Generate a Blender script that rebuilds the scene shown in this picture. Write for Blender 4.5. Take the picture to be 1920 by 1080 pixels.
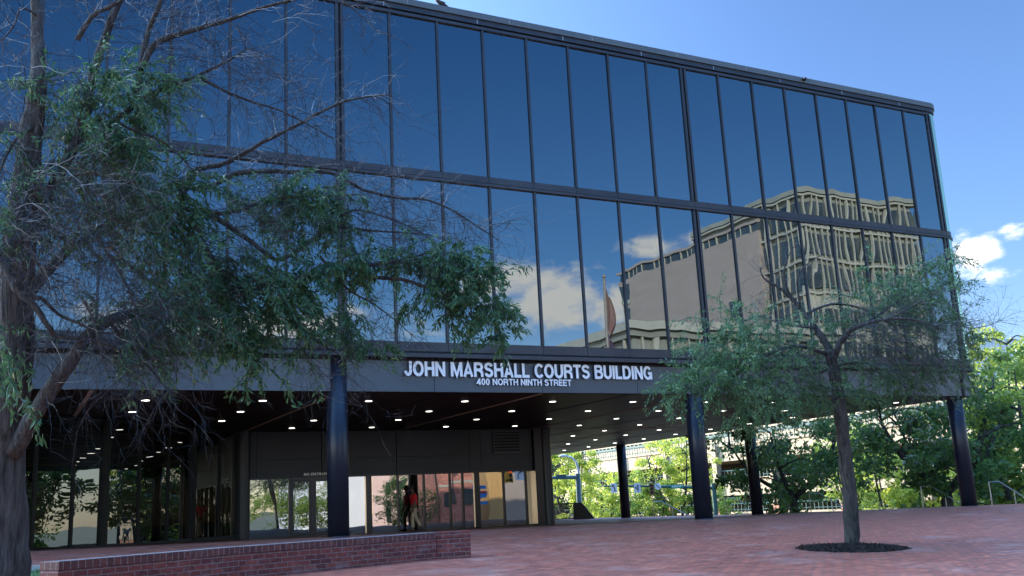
import bpy, bmesh, math, random
from mathutils import Vector, Matrix
random.seed(7)
RAD = math.radians
scene = bpy.context.scene
for o in list(bpy.data.objects): bpy.data.objects.remove(o)

# ------------------------------------------------------------------ camera
CX = -7.894
F_PX = 1845.07
CR = Vector((0.89065929, -0.45198089, -0.0493893))
CU = Vector((-0.05472696, -0.21440731, 0.97520996))
CF = Vector((0.4513657, 0.86587688, 0.2156994))
CAM = Vector((CX, 0, 0))
cam_data = bpy.data.cameras.new('camera')
cam = bpy.data.objects.new('camera', cam_data)
scene.collection.objects.link(cam)
cam_data.sensor_width = 36
cam_data.lens = F_PX / 1920 * 36
cam_data.clip_start = 0.1
cam_data.clip_end = 6000
m = Matrix((CR, CU, -CF)).transposed().to_4x4()
m.translation = CAM
cam.matrix_world = m
scene.camera = cam

def at(x, y, d):
    """world point seen at photo position (x, y), d metres along the view axis"""
    return CAM + (CR * ((x - 960) / F_PX) - CU * ((y - 540) / F_PX) + CF) * d

# ------------------------------------------------------------------ light
SUN_EL = RAD(21)
SUN_AZ = math.atan2(-0.50, 0.87)
sun_dir = Vector((math.sin(SUN_AZ) * math.cos(SUN_EL), math.cos(SUN_AZ) * math.cos(SUN_EL), math.sin(SUN_EL)))
sd = bpy.data.lights.new('sun', 'SUN')
sd.energy = 4.6
sd.angle = RAD(0.5)
sd.color = (1.0, 0.9, 0.74)
sun = bpy.data.objects.new('sun', sd)
scene.collection.objects.link(sun)
sun.rotation_euler = sun_dir.to_track_quat('Z', 'Y').to_euler()

scene.view_settings.view_transform = 'Standard'
scene.view_settings.look = 'None'
scene.view_settings.exposure = 1.3
scene.view_settings.gamma = 1
scene.cycles.max_bounces = 8
scene.cycles.transparent_max_bounces = 12
scene.cycles.caustics_reflective = False
scene.cycles.caustics_refractive = False

world = bpy.data.worlds.new('World')
scene.world = world
world.use_nodes = True
wt = world.node_tree
wt.nodes.clear()
def N(t, kind, **kw):
    n = t.nodes.new(kind)
    for k, v in kw.items(): setattr(n, k, v)
    return n
def L(t, a, b): t.links.new(a, b)
wo = N(wt, 'ShaderNodeOutputWorld')
bg = N(wt, 'ShaderNodeBackground')
sky = N(wt, 'ShaderNodeTexSky')
sky.sky_type = 'NISHITA'
sky.sun_disc = False
sky.sun_elevation = SUN_EL
sky.sun_rotation = SUN_AZ
sky.altitude = 50
sky.air_density = 1.0
sky.dust_density = 0.35
sky.ozone_density = 1.6
bg.inputs['Strength'].default_value = 0.15
tc = N(wt, 'ShaderNodeTexCoord')
# clouds: soft noisy banks around chosen sky directions
cn = N(wt, 'ShaderNodeTexNoise'); cn.inputs['Scale'].default_value = 16; cn.inputs['Detail'].default_value = 10; cn.inputs['Roughness'].default_value = 0.6
mp = N(wt, 'ShaderNodeMapping'); mp.inputs['Scale'].default_value = (1, 1, 2.0)
L(wt, tc.outputs['Generated'], mp.inputs['Vector']); L(wt, mp.outputs[0], cn.inputs['Vector'])
def wmath(op, a, b=None, c=None, clamp=False):
    n = N(wt, 'ShaderNodeMath', operation=op); n.use_clamp = clamp
    for i, v in enumerate((a, b, c)):
        if v is None: continue
        if isinstance(v, (int, float)): n.inputs[i].default_value = v
        else: L(wt, v, n.inputs[i])
    return n.outputs[0]
def mirror_dir(px, py):
    d = (at(px, py, 10) - CAM).normalized(); return Vector((d.x, -d.y, d.z))
def direct_dir(px, py): return (at(px, py, 10) - CAM).normalized()
# (direction, angular half width across, half height, weight)
clouds = [
    (direct_dir(1818, 485), .026, .028, 1.0), (direct_dir(1858, 515), .022, .014, .9), (direct_dir(1800, 505), .022, .022, .9),
    (direct_dir(1915, 428), .022, .014, .62),
    (mirror_dir(960, 535), .062, .026, .95), (mirror_dir(1060, 560), .075, .036, 1.0), (mirror_dir(1150, 570), .05, .03, .95),
    (mirror_dir(1225, 462), .055, .014, .85), (mirror_dir(1130, 505), .04, .009, .6), (mirror_dir(1320, 440), .05, .010, .7),
    (mirror_dir(520, 610), .14, .020, .95), (mirror_dir(300, 600), .10, .016, .9), (mirror_dir(760, 630), .10, .008, .5),
]
acc = None
for d, wx, wz, wgt in clouds:
    side = Vector((0, 0, 1)).cross(d).normalized(); up = d.cross(side).normalized()
    terms = []
    for ax, s in ((side, wx), (up, wz)):
        dp = N(wt, 'ShaderNodeVectorMath', operation='DOT_PRODUCT')
        L(wt, tc.outputs['Generated'], dp.inputs[0]); dp.inputs[1].default_value = ax / s
        terms.append(wmath('POWER', wmath('ABSOLUTE', dp.outputs['Value']), 2))
    dp = N(wt, 'ShaderNodeVectorMath', operation='DOT_PRODUCT')
    L(wt, tc.outputs['Generated'], dp.inputs[0]); dp.inputs[1].default_value = d
    front = wmath('GREATER_THAN', dp.outputs['Value'], 0)
    g = wmath('MULTIPLY', wmath('MULTIPLY', wmath('POWER', 2.718, wmath('MULTIPLY', wmath('ADD', *terms), -0.8)), wgt), front)
    acc = g if acc is None else wmath('MAXIMUM', acc, g)
# cover = smoothstep(noise + acc)
mr = N(wt, 'ShaderNodeMapRange', interpolation_type='SMOOTHSTEP')
L(wt, wmath('ADD', wmath('MULTIPLY', acc, 0.80), wmath('MULTIPLY', cn.outputs['Fac'], 1.9)), mr.inputs['Value'])
mr.inputs['From Min'].default_value = 1.30; mr.inputs['From Max'].default_value = 1.78
cfac = wmath('MULTIPLY', mr.outputs[0], wmath('MULTIPLY', acc, 2.2, clamp=True), clamp=True)
mix = N(wt, 'ShaderNodeMix', data_type='RGBA')
L(wt, cfac, mix.inputs['Factor'])
SKYMUL = N(wt, 'ShaderNodeMix', data_type='RGBA', blend_type='MULTIPLY'); SKYMUL.inputs['Factor'].default_value = 1
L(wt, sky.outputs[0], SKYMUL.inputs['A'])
# the sky is a deeper blue away from the sun; overhead and west fill is added
sxyz = N(wt, 'ShaderNodeSeparateXYZ'); L(wt, tc.outputs['Generated'], sxyz.inputs[0])
def wramp(v, a, b, c0, c1):
    r = N(wt, 'ShaderNodeMapRange', interpolation_type='SMOOTHSTEP'); L(wt, v, r.inputs['Value'])
    r.inputs['From Min'].default_value = a; r.inputs['From Max'].default_value = b
    x = N(wt, 'ShaderNodeMix', data_type='RGBA'); L(wt, r.outputs[0], x.inputs['Factor'])
    x.inputs['A'].default_value = (*c0, 1); x.inputs['B'].default_value = (*c1, 1); return x.outputs['Result']
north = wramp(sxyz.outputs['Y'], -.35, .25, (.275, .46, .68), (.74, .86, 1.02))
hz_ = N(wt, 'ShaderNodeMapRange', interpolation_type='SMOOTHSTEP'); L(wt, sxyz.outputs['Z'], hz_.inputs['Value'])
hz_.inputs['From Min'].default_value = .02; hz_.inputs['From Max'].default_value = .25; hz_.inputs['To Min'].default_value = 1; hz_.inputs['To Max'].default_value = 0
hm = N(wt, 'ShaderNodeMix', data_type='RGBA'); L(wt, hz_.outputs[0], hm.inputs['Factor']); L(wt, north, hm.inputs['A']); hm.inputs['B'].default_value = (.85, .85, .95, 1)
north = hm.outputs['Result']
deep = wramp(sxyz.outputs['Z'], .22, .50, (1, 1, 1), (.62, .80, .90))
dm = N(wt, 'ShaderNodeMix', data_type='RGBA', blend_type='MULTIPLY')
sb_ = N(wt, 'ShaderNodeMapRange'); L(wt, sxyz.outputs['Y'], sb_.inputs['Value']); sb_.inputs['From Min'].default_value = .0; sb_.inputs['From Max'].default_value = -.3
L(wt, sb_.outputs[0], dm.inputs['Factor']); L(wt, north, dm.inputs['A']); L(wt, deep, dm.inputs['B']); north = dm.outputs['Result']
zen_fill = wramp(sxyz.outputs['Z'], .50, .80, (1, 1, 1), (9.6, 7.6, 6.2))  # added warm overhead boost, fill light for the shaded plaza
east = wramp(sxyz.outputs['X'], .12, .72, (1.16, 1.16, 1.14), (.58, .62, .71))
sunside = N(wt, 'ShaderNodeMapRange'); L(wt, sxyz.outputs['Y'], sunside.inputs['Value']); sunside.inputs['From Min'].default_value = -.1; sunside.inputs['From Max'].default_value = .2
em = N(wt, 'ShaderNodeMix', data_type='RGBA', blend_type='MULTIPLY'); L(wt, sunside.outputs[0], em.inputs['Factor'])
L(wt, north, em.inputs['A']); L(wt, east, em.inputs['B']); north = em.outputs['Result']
west_fill = wramp(sxyz.outputs['X'], -.85, -.40, (3.4, 3.0, 2.6), (1, 1, 1))  # added boost in the left sky, fills the shaded fascia and trunks
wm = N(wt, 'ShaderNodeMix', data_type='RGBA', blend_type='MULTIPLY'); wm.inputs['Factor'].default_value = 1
L(wt, north, wm.inputs['A']); L(wt, west_fill, wm.inputs['B']); north = wm.outputs['Result']
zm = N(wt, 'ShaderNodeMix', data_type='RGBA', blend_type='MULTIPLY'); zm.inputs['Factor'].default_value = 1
L(wt, north, zm.inputs['A']); L(wt, zen_fill, zm.inputs['B']); L(wt, zm.outputs['Result'], SKYMUL.inputs['B'])
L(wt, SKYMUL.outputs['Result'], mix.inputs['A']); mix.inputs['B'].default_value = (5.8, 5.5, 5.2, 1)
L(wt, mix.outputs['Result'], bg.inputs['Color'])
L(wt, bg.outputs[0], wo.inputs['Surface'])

# ------------------------------------------------------------------ materials
def mat(name, col=(.5, .5, .5), rough=.6, metal=0, spec=.5, noise=None, bump=None, emit=None, island=0):
    m = bpy.data.materials.new(name); m.use_nodes = True
    t = m.node_tree; b = t.nodes['Principled BSDF']
    b.inputs['Base Color'].default_value = (*col, 1); b.inputs['Roughness'].default_value = rough
    b.inputs['Metallic'].default_value = metal; b.inputs['Specular IOR Level'].default_value = spec
    if emit:
        b.inputs['Emission Color'].default_value = (*emit[0], 1); b.inputs['Emission Strength'].default_value = emit[1]
    g = N(t, 'ShaderNodeNewGeometry')
    out = None
    if noise:   # (scale, col2, detail[, stretch])
        n = N(t, 'ShaderNodeTexNoise'); n.inputs['Scale'].default_value = noise[0]; n.inputs['Detail'].default_value = noise[2]
        n.inputs['Roughness'].default_value = .65
        mpn = N(t, 'ShaderNodeMapping'); mpn.inputs['Scale'].default_value = noise[3] if len(noise) > 3 else (1, 1, 1)
        L(t, g.outputs['Position'], mpn.inputs['Vector']); L(t, mpn.outputs[0], n.inputs['Vector'])
        r = N(t, 'ShaderNodeMapRange'); r.inputs['From Min'].default_value = .32; r.inputs['From Max'].default_value = .68
        L(t, n.outputs['Fac'], r.inputs['Value'])
        mx = N(t, 'ShaderNodeMix', data_type='RGBA'); L(t, r.outputs[0], mx.inputs['Factor'])
        mx.inputs['A'].default_value = (*col, 1); mx.inputs['B'].default_value = (*noise[1], 1)
        out = mx.outputs['Result']
    if island:
        ml = N(t, 'ShaderNodeMapRange'); L(t, g.outputs['Random Per Island'], ml.inputs['Value'])
        ml.inputs['To Min'].default_value = 1 - island; ml.inputs['To Max'].default_value = 1 + island
        h = N(t, 'ShaderNodeHueSaturation')
        if out: L(t, out, h.inputs['Color'])
        else: h.inputs['Color'].default_value = (*col, 1)
        L(t, ml.outputs[0], h.inputs['Value']); out = h.outputs[0]
    if out: L(t, out, b.inputs['Base Color'])
    if bump:    # (scale, strength, distance[, stretch])
        n2 = N(t, 'ShaderNodeTexNoise'); n2.inputs['Scale'].default_value = bump[0]; n2.inputs['Detail'].default_value = 5
        mp2 = N(t, 'ShaderNodeMapping'); mp2.inputs['Scale'].default_value = bump[3] if len(bump) > 3 else (1, 1, 1)
        L(t, g.outputs['Position'], mp2.inputs['Vector']); L(t, mp2.outputs[0], n2.inputs['Vector'])
        bp = N(t, 'ShaderNodeBump'); bp.inputs['Strength'].default_value = bump[1]; bp.inputs['Distance'].default_value = bump[2]
        L(t, n2.outputs['Fac'], bp.inputs['Height']); L(t, bp.outputs[0], b.inputs['Normal'])
    return m

def glass_mat(name, refl, trans, wave, scale=0.55, low=None):
    """mirror glass with slow waves in the sheet, a little see-through"""
    m = bpy.data.materials.new(name); m.use_nodes = True
    t = m.node_tree; t.nodes.clear()
    o = N(t, 'ShaderNodeOutputMaterial'); gl = N(t, 'ShaderNodeBsdfGlossy'); tr = N(t, 'ShaderNodeBsdfTransparent')
    gl.inputs['Roughness'].default_value = 0.0
    gl.inputs['Color'].default_value = (*refl, 1); tr.inputs['Color'].default_value = (*trans, 1)
    g = N(t, 'ShaderNodeNewGeometry'); oi = N(t, 'ShaderNodeObjectInfo')
    mp = N(t, 'ShaderNodeMapping'); mp.inputs['Scale'].default_value = (1.5, 1.5, .62)
    cmb = N(t, 'ShaderNodeCombineXYZ'); ml = N(t, 'ShaderNodeMath', operation='MULTIPLY'); ml.inputs[1].default_value = 37
    L(t, oi.outputs['Random'], ml.inputs[0]); L(t, ml.outputs[0], cmb.inputs['Y'])
    ad = N(t, 'ShaderNodeVectorMath', operation='ADD'); L(t, g.outputs['Position'], ad.inputs[0]); L(t, cmb.outputs[0], ad.inputs[1])
    L(t, ad.outputs[0], mp.inputs['Vector'])
    n = N(t, 'ShaderNodeTexNoise'); n.inputs['Scale'].default_value = scale; n.inputs['Detail'].default_value = 1.2; n.inputs['Roughness'].default_value = .35
    L(t, mp.outputs[0], n.inputs['Vector'])
    bp = N(t, 'ShaderNodeBump'); bp.inputs['Strength'].default_value = 1; bp.inputs['Distance'].default_value = wave
    L(t, n.outputs['Fac'], bp.inputs['Height']); L(t, bp.outputs[0], gl.inputs['Normal'])
    a = N(t, 'ShaderNodeAddShader'); L(t, gl.outputs[0], a.inputs[0]); L(t, tr.outputs[0], a.inputs[1])
    L(t, a.outputs[0], o.inputs['Surface'])
    return m

def brick_mat(name, c1, c2, mortar, bw, bh, ms, worn=0.0, plane='XY', rough=.7, spec=.4, freq=.5, wcol=(.5, .47, .47), grime=(1, 1, 1)):
    m = bpy.data.materials.new(name); m.use_nodes = True
    t = m.node_tree; b = t.nodes['Principled BSDF']
    tcn = N(t, 'ShaderNodeTexCoord'); sp = N(t, 'ShaderNodeSeparateXYZ'); cb = N(t, 'ShaderNodeCombineXYZ')
    L(t, tcn.outputs['Object'], sp.inputs[0])
    if plane == 'XY': L(t, sp.outputs['X'], cb.inputs['X']); L(t, sp.outputs['Y'], cb.inputs['Y'])
    else:
        s = N(t, 'ShaderNodeMath', operation='ADD'); L(t, sp.outputs['X'], s.inputs[0]); L(t, sp.outputs['Y'], s.inputs[1])
        L(t, s.outputs[0], cb.inputs['X']); L(t, sp.outputs['Z'], cb.inputs['Y'])
    br = N(t, 'ShaderNodeTexBrick'); L(t, cb.outputs[0], br.inputs['Vector'])
    br.inputs['Color1'].default_value = (*c1, 1); br.inputs['Color2'].default_value = (*c2, 1); br.inputs['Mortar'].default_value = (*mortar, 1)
    br.inputs['Scale'].default_value = 1; br.inputs['Mortar Size'].default_value = ms; br.inputs['Mortar Smooth'].default_value = .2
    br.inputs['Brick Width'].default_value = bw; br.inputs['Row Height'].default_value = bh; br.inputs['Bias'].default_value = 0
    n = N(t, 'ShaderNodeTexNoise'); n.inputs['Scale'].default_value = freq; n.inputs['Detail'].default_value = 9; n.inputs['Roughness'].default_value = .72
    mpn = N(t, 'ShaderNodeMapping'); mpn.inputs['Scale'].default_value = (1, 1.8, 1) if plane == 'XY' else (1, 1, 2)
    L(t, tcn.outputs['Object'], mpn.inputs[0]); L(t, mpn.outputs[0], n.inputs['Vector'])
    r = N(t, 'ShaderNodeMapRange'); r.inputs['From Min'].default_value = .53; r.inputs['From Max'].default_value = .70; r.inputs['To Max'].default_value = worn
    L(t, n.outputs['Fac'], r.inputs['Value'])
    n3 = N(t, 'ShaderNodeTexNoise'); n3.inputs['Scale'].default_value = freq * 7; n3.inputs['Detail'].default_value = 6
    L(t, mpn.outputs[0], n3.inputs['Vector'])
    r3 = N(t, 'ShaderNodeMapRange'); r3.inputs['To Min'].default_value = .66; r3.inputs['To Max'].default_value = 1.3; r3.inputs['From Min'].default_value = .3; r3.inputs['From Max'].default_value = .7
    L(t, n3.outputs['Fac'], r3.inputs['Value'])
    hs = N(t, 'ShaderNodeHueSaturation'); L(t, br.outputs['Color'], hs.inputs['Color']); L(t, r3.outputs[0], hs.inputs['Value'])
    mx = N(t, 'ShaderNodeMix', data_type='RGBA'); L(t, r.outputs[0], mx.inputs['Factor']); L(t, hs.outputs[0], mx.inputs['A']); mx.inputs['B'].default_value = (*wcol, 1)
    L(t, mx.outputs['Result'], b.inputs['Base Color'])
    b.inputs['Specular IOR Level'].default_value = spec
    rr = N(t, 'ShaderNodeMapRange'); L(t, n3.outputs['Fac'], rr.inputs['Value']); rr.inputs['To Min'].default_value = rough - .14; rr.inputs['To Max'].default_value = rough + .14
    L(t, rr.outputs[0], b.inputs['Roughness'])
    bp = N(t, 'ShaderNodeBump'); bp.inputs['Strength'].default_value = .7; bp.inputs['Distance'].default_value = .008
    sb = N(t, 'ShaderNodeMath', operation='SUBTRACT'); L(t, n3.outputs['Fac'], sb.inputs[0]); L(t, br.outputs['Fac'], sb.inputs[1])
    L(t, sb.outputs[0], bp.inputs['Height']); L(t, bp.outputs[0], b.inputs['Normal'])
    return m

def leaf_mat(name, c1, c2, trans=.35, gloss=.35):
    m = bpy.data.materials.new(name); m.use_nodes = True
    t = m.node_tree; t.nodes.clear()
    o = N(t, 'ShaderNodeOutputMaterial'); b = N(t, 'ShaderNodeBsdfPrincipled'); tl = N(t, 'ShaderNodeBsdfTranslucent'); mxs = N(t, 'ShaderNodeMixShader')
    g = N(t, 'ShaderNodeNewGeometry'); mx = N(t, 'ShaderNodeMix', data_type='RGBA')
    L(t, g.outputs['Random Per Island'], mx.inputs['Factor']); mx.inputs['A'].default_value = (*c1, 1); mx.inputs['B'].default_value = (*c2, 1)
    L(t, mx.outputs['Result'], b.inputs['Base Color'])
    hs = N(t, 'ShaderNodeHueSaturation'); hs.inputs['Hue'].default_value = .475; hs.inputs['Value'].default_value = 1.9; L(t, mx.outputs['Result'], hs.inputs['Color'])
    L(t, hs.outputs[0], tl.inputs['Color'])
    b.inputs['Roughness'].default_value = gloss; b.inputs['Specular IOR Level'].default_value = .5
    mxs.inputs[0].default_value = trans; L(t, b.outputs[0], mxs.inputs[1]); L(t, tl.outputs[0], mxs.inputs[2]); L(t, mxs.outputs[0], o.inputs['Surface'])
    return m

M = {}
M['frame'] = mat('bronze_aluminium', (.036, .042, .052), .40, .5, .5, noise=(.8, (.054, .060, .072), 4))
M['frame_dark'] = mat('dark_aluminium', (.012, .013, .018), .3, .3)
M['fascia'] = mat('fascia_panel', (.070, .092, .112), .42, .3, .5, noise=(.35, (.086, .108, .128), 5), bump=(3, .12, .01))
M['gap'] = mat('joint_shadow', (.006, .006, .008), .8)
M['parapet'] = mat('parapet_panel', (.10, .115, .12), .45, .35, .5, noise=(.5, (.13, .145, .15), 5, (1, 1, 3)))
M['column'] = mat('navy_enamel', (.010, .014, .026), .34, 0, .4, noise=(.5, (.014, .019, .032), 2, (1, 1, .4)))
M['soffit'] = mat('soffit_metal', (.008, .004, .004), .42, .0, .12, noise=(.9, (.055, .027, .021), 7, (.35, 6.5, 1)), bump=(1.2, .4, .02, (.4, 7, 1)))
M['seam'] = mat('soffit_seam', (.74, .60, .46), .6)
M['lamp'] = mat('lamp_lens', (.9, .9, .85), .4, emit=((1, .96, .88), 2.6))
M['room_lamp'] = mat('room_tube_light', (.9, .9, .9), .4, emit=((.95, 1, 1), 5.5))
M['trim'] = mat('lamp_trim', (.05, .045, .04), .5, .3)
M['glass'] = glass_mat('tinted_mirror_glass', (.20, .22, .228), (.030, .034, .038), .0055)
M['glass_low'] = glass_mat('lobby_glass', (.255, .255, .25), (.06, .06, .065), .0060, .7)
M['glass_diag'] = glass_mat('diagonal_lobby_glass', (.20, .20, .195), (.03, .03, .03), .0050, .7)
M['glass_side'] = glass_mat('green_reflection_glass', (.58, .70, .50), (.02, .02, .02), .0005)  # green tint and strong reflectance stand in for mirrored sky and trees
M['core'] = mat('interior_wall', (.035, .035, .04), .8)
M['room'] = mat('office_ceiling', (.22, .22, .22), .9)
M['panel'] = mat('lobby_panel', (.022, .026, .034), .42, .3, .4, noise=(.6, (.030, .034, .042), 5))
M['white_letter'] = mat('letter_enamel', (.93, .95, .95), .35, noise=(6, (.86, .88, .88), 3))
M['letter_side'] = mat('letter_return', (.03, .03, .035), .4)
M['plaza'] = brick_mat('plaza_brick', (.47, .132, .072), (.27, .070, .042), (.15, .09, .07), .205, .103, .010, .45, 'XY', .50, .4, .62, (.46, .34, .30))
M['brickwall'] = brick_mat('planter_brick', (.22, .058, .048), (.105, .030, .032), (.20, .16, .16), .215, .078, .0065, .55, 'V', .68, .3, 1.7, (.30, .25, .25))
M['coping'] = brick_mat('coping_brick', (.14, .050, .046), (.085, .032, .034), (.20, .165, .165), .11, .2, .0075, .35, 'V', .65, .3, 1.4, (.26, .22, .22))
M['bark'] = mat('oak_bark', (.020, .022, .023), .9, 0, .2, noise=(19, (.105, .107, .105), 9, (1, 1, .13)), bump=(20, 1.0, .07, (1, 1, .12)))
M['twig'] = mat('bare_twig', (.010, .012, .014), .45, 0, .45, noise=(20, (.045, .050, .056), 4))
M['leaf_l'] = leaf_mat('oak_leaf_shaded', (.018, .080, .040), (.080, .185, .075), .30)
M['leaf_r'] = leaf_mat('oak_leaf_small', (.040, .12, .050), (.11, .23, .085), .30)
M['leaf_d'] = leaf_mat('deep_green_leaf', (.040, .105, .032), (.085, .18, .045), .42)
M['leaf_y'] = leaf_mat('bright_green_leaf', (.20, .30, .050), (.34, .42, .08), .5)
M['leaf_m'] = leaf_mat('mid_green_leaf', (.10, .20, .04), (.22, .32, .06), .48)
M['mulch'] = mat('bark_mulch', (.016, .011, .010), .9, noise=(30, (.05, .034, .026), 6), bump=(40, 1, .05), island=.5)
M['grass'] = mat('grass', (.05, .12, .03), .7, noise=(6, (.10, .17, .05), 5), island=.4)
M['concrete'] = mat('pale_concrete', (.38, .37, .35), .8, noise=(.5, (.46, .45, .43), 6))
M['asphalt'] = mat('asphalt', (.05, .05, .052), .85, noise=(2, (.07, .07, .07), 6))
M['earth'] = mat('ground', (.11, .13, .07), .9, noise=(.05, (.16, .15, .11), 6))
M['cream'] = mat('cream_precast', (.36, .29, .20), .8, noise=(.4, (.43, .355, .25), 5))
M['garage_brick'] = brick_mat('garage_brick', (.42, .17, .10), (.36, .14, .09), (.4, .33, .28), .3, .1, .01, .1, 'V', .8)
M['dark_void'] = mat('garage_interior', (.04, .035, .03), .9)
M['mast'] = mat('mast_paint', (.05, .12, .17), .5, noise=(2, (.06, .14, .19), 3))
M['teal'] = mat('teal_paint', (.015, .07, .07), .5, noise=(2, (.02, .09, .085), 3))
M['white'] = mat('white_panel', (.72, .74, .78), .6, noise=(.5, (.64, .67, .72), 4))
M['greywall'] = mat('grey_cladding', (.26, .30, .36), .5, noise=(.3, (.32, .36, .42), 4, (1, 1, 12)))
M['window_dark'] = mat('dark_window', (.02, .03, .035), .08, 0, .8, noise=(.35, (.05, .07, .08), 2))
M['precast'] = mat('brown_precast', (.26, .222, .20), .85, noise=(.35, (.30, .26, .235), 6, (1, 1, 3)))
M['spandrel'] = mat('pale_spandrel', (.185, .20, .18), .55, noise=(.4, (.25, .265, .235), 4))
M['fin'] = mat('pale_fin', (.36, .36, .31), .5, noise=(.5, (.30, .305, .265), 4))
M['gold'] = mat('tan_louvre', (.42, .26, .10), .5, noise=(.8, (.50, .33, .14), 4, (6, 6, .3)))
M['pink'] = mat('pink_stucco', (.66, .47, .43), .8, noise=(.8, (.74, .56, .52), 5))
M['redbrick'] = brick_mat('red_brick', (.40, .14, .10), (.33, .11, .08), (.4, .3, .26), .25, .08, .01, .1, 'V', .8)
M['black_metal'] = mat('black_metal', (.010, .010, .012), .4, .3, island=.1, noise=(2, (.018, .018, .02), 3))
M['steel'] = mat('brushed_steel', (.35, .35, .36), .35, .8, noise=(4, (.45, .45, .45), 3))
M['sign_white'] = mat('sign_white', (.62, .70, .80), .5, noise=(3, (.55, .63, .73), 2))
M['sign_green'] = mat('sign_green', (.0, .23, .17), .5, noise=(3, (.0, .27, .20), 2))
M['sign_blue'] = mat('sign_blue', (.03, .16, .42), .5, noise=(3, (.04, .2, .5), 2))
M['sign_red'] = mat('sign_red', (.5, .03, .03), .5, noise=(3, (.42, .03, .03), 2))
M['sign_black'] = mat('sign_black', (.015, .015, .015), .5, noise=(3, (.03, .03, .03), 2))
M['signal'] = mat('signal_housing', (.16, .085, .04), .5, noise=(3, (.2, .11, .05), 2))
M['signal_y'] = mat('signal_yellow', (.55, .30, .03), .5, noise=(3, (.45, .25, .03), 2))
M['lamp_red'] = mat('red_signal_lens', (.4, .02, .02), .4, emit=((1, .05, .03), 3))
M['lens'] = mat('unlit_lens', (.02, .02, .02), .2)
M['skin'] = mat('skin', (.16, .08, .05), .55, noise=(8, (.2, .1, .065), 3))
M['red_cloth'] = mat('red_shirt', (.85, .02, .035), .8, noise=(5, (.7, .015, .03), 4), bump=(12, .5, .02))
M['khaki'] = mat('khaki_cloth', (.60, .50, .36), .8, noise=(5, (.5, .41, .29), 4), bump=(10, .5, .02))
M['hair'] = mat('dark_hair', (.012, .01, .01), .6, noise=(20, (.02, .016, .014), 3))
M['shoe'] = mat('dark_shoe', (.03, .025, .02), .5, noise=(9, (.05, .04, .03), 2))
M['feather'] = mat('black_feather', (.012, .013, .018), .4, noise=(20, (.02, .022, .03), 3))
M['flag_dark'] = mat('flag_cloth', (.03, .035, .10), .8, noise=(1.5, (.10, .06, .10), 3, (1, 1, .4)))
M['flag_tan'] = mat('flag_cloth_red', (.12, .05, .05), .8, noise=(1.3, (.20, .15, .13), 2, (3, 3, .3)))
M['pole'] = mat('pale_pole', (.26, .22, .17), .4, .2, noise=(2, (.20, .17, .13), 3))

# ------------------------------------------------------------------ object helpers
ORIG = {}
def link(o): scene.collection.objects.link(o)
def tag(o, label=None, cat=None, group=None, kind=None):
    if label: o['label'] = label
    if cat: o['category'] = cat
    if group: o['group'] = group
    if kind: o['kind'] = kind
    return o
def thing(name, loc, label, cat, group=None):
    o = bpy.data.objects.new(name, None); o.location = loc; o.empty_display_size = .3; link(o)
    ORIG[o.name] = Vector(loc); return tag(o, label, cat, group)

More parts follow.
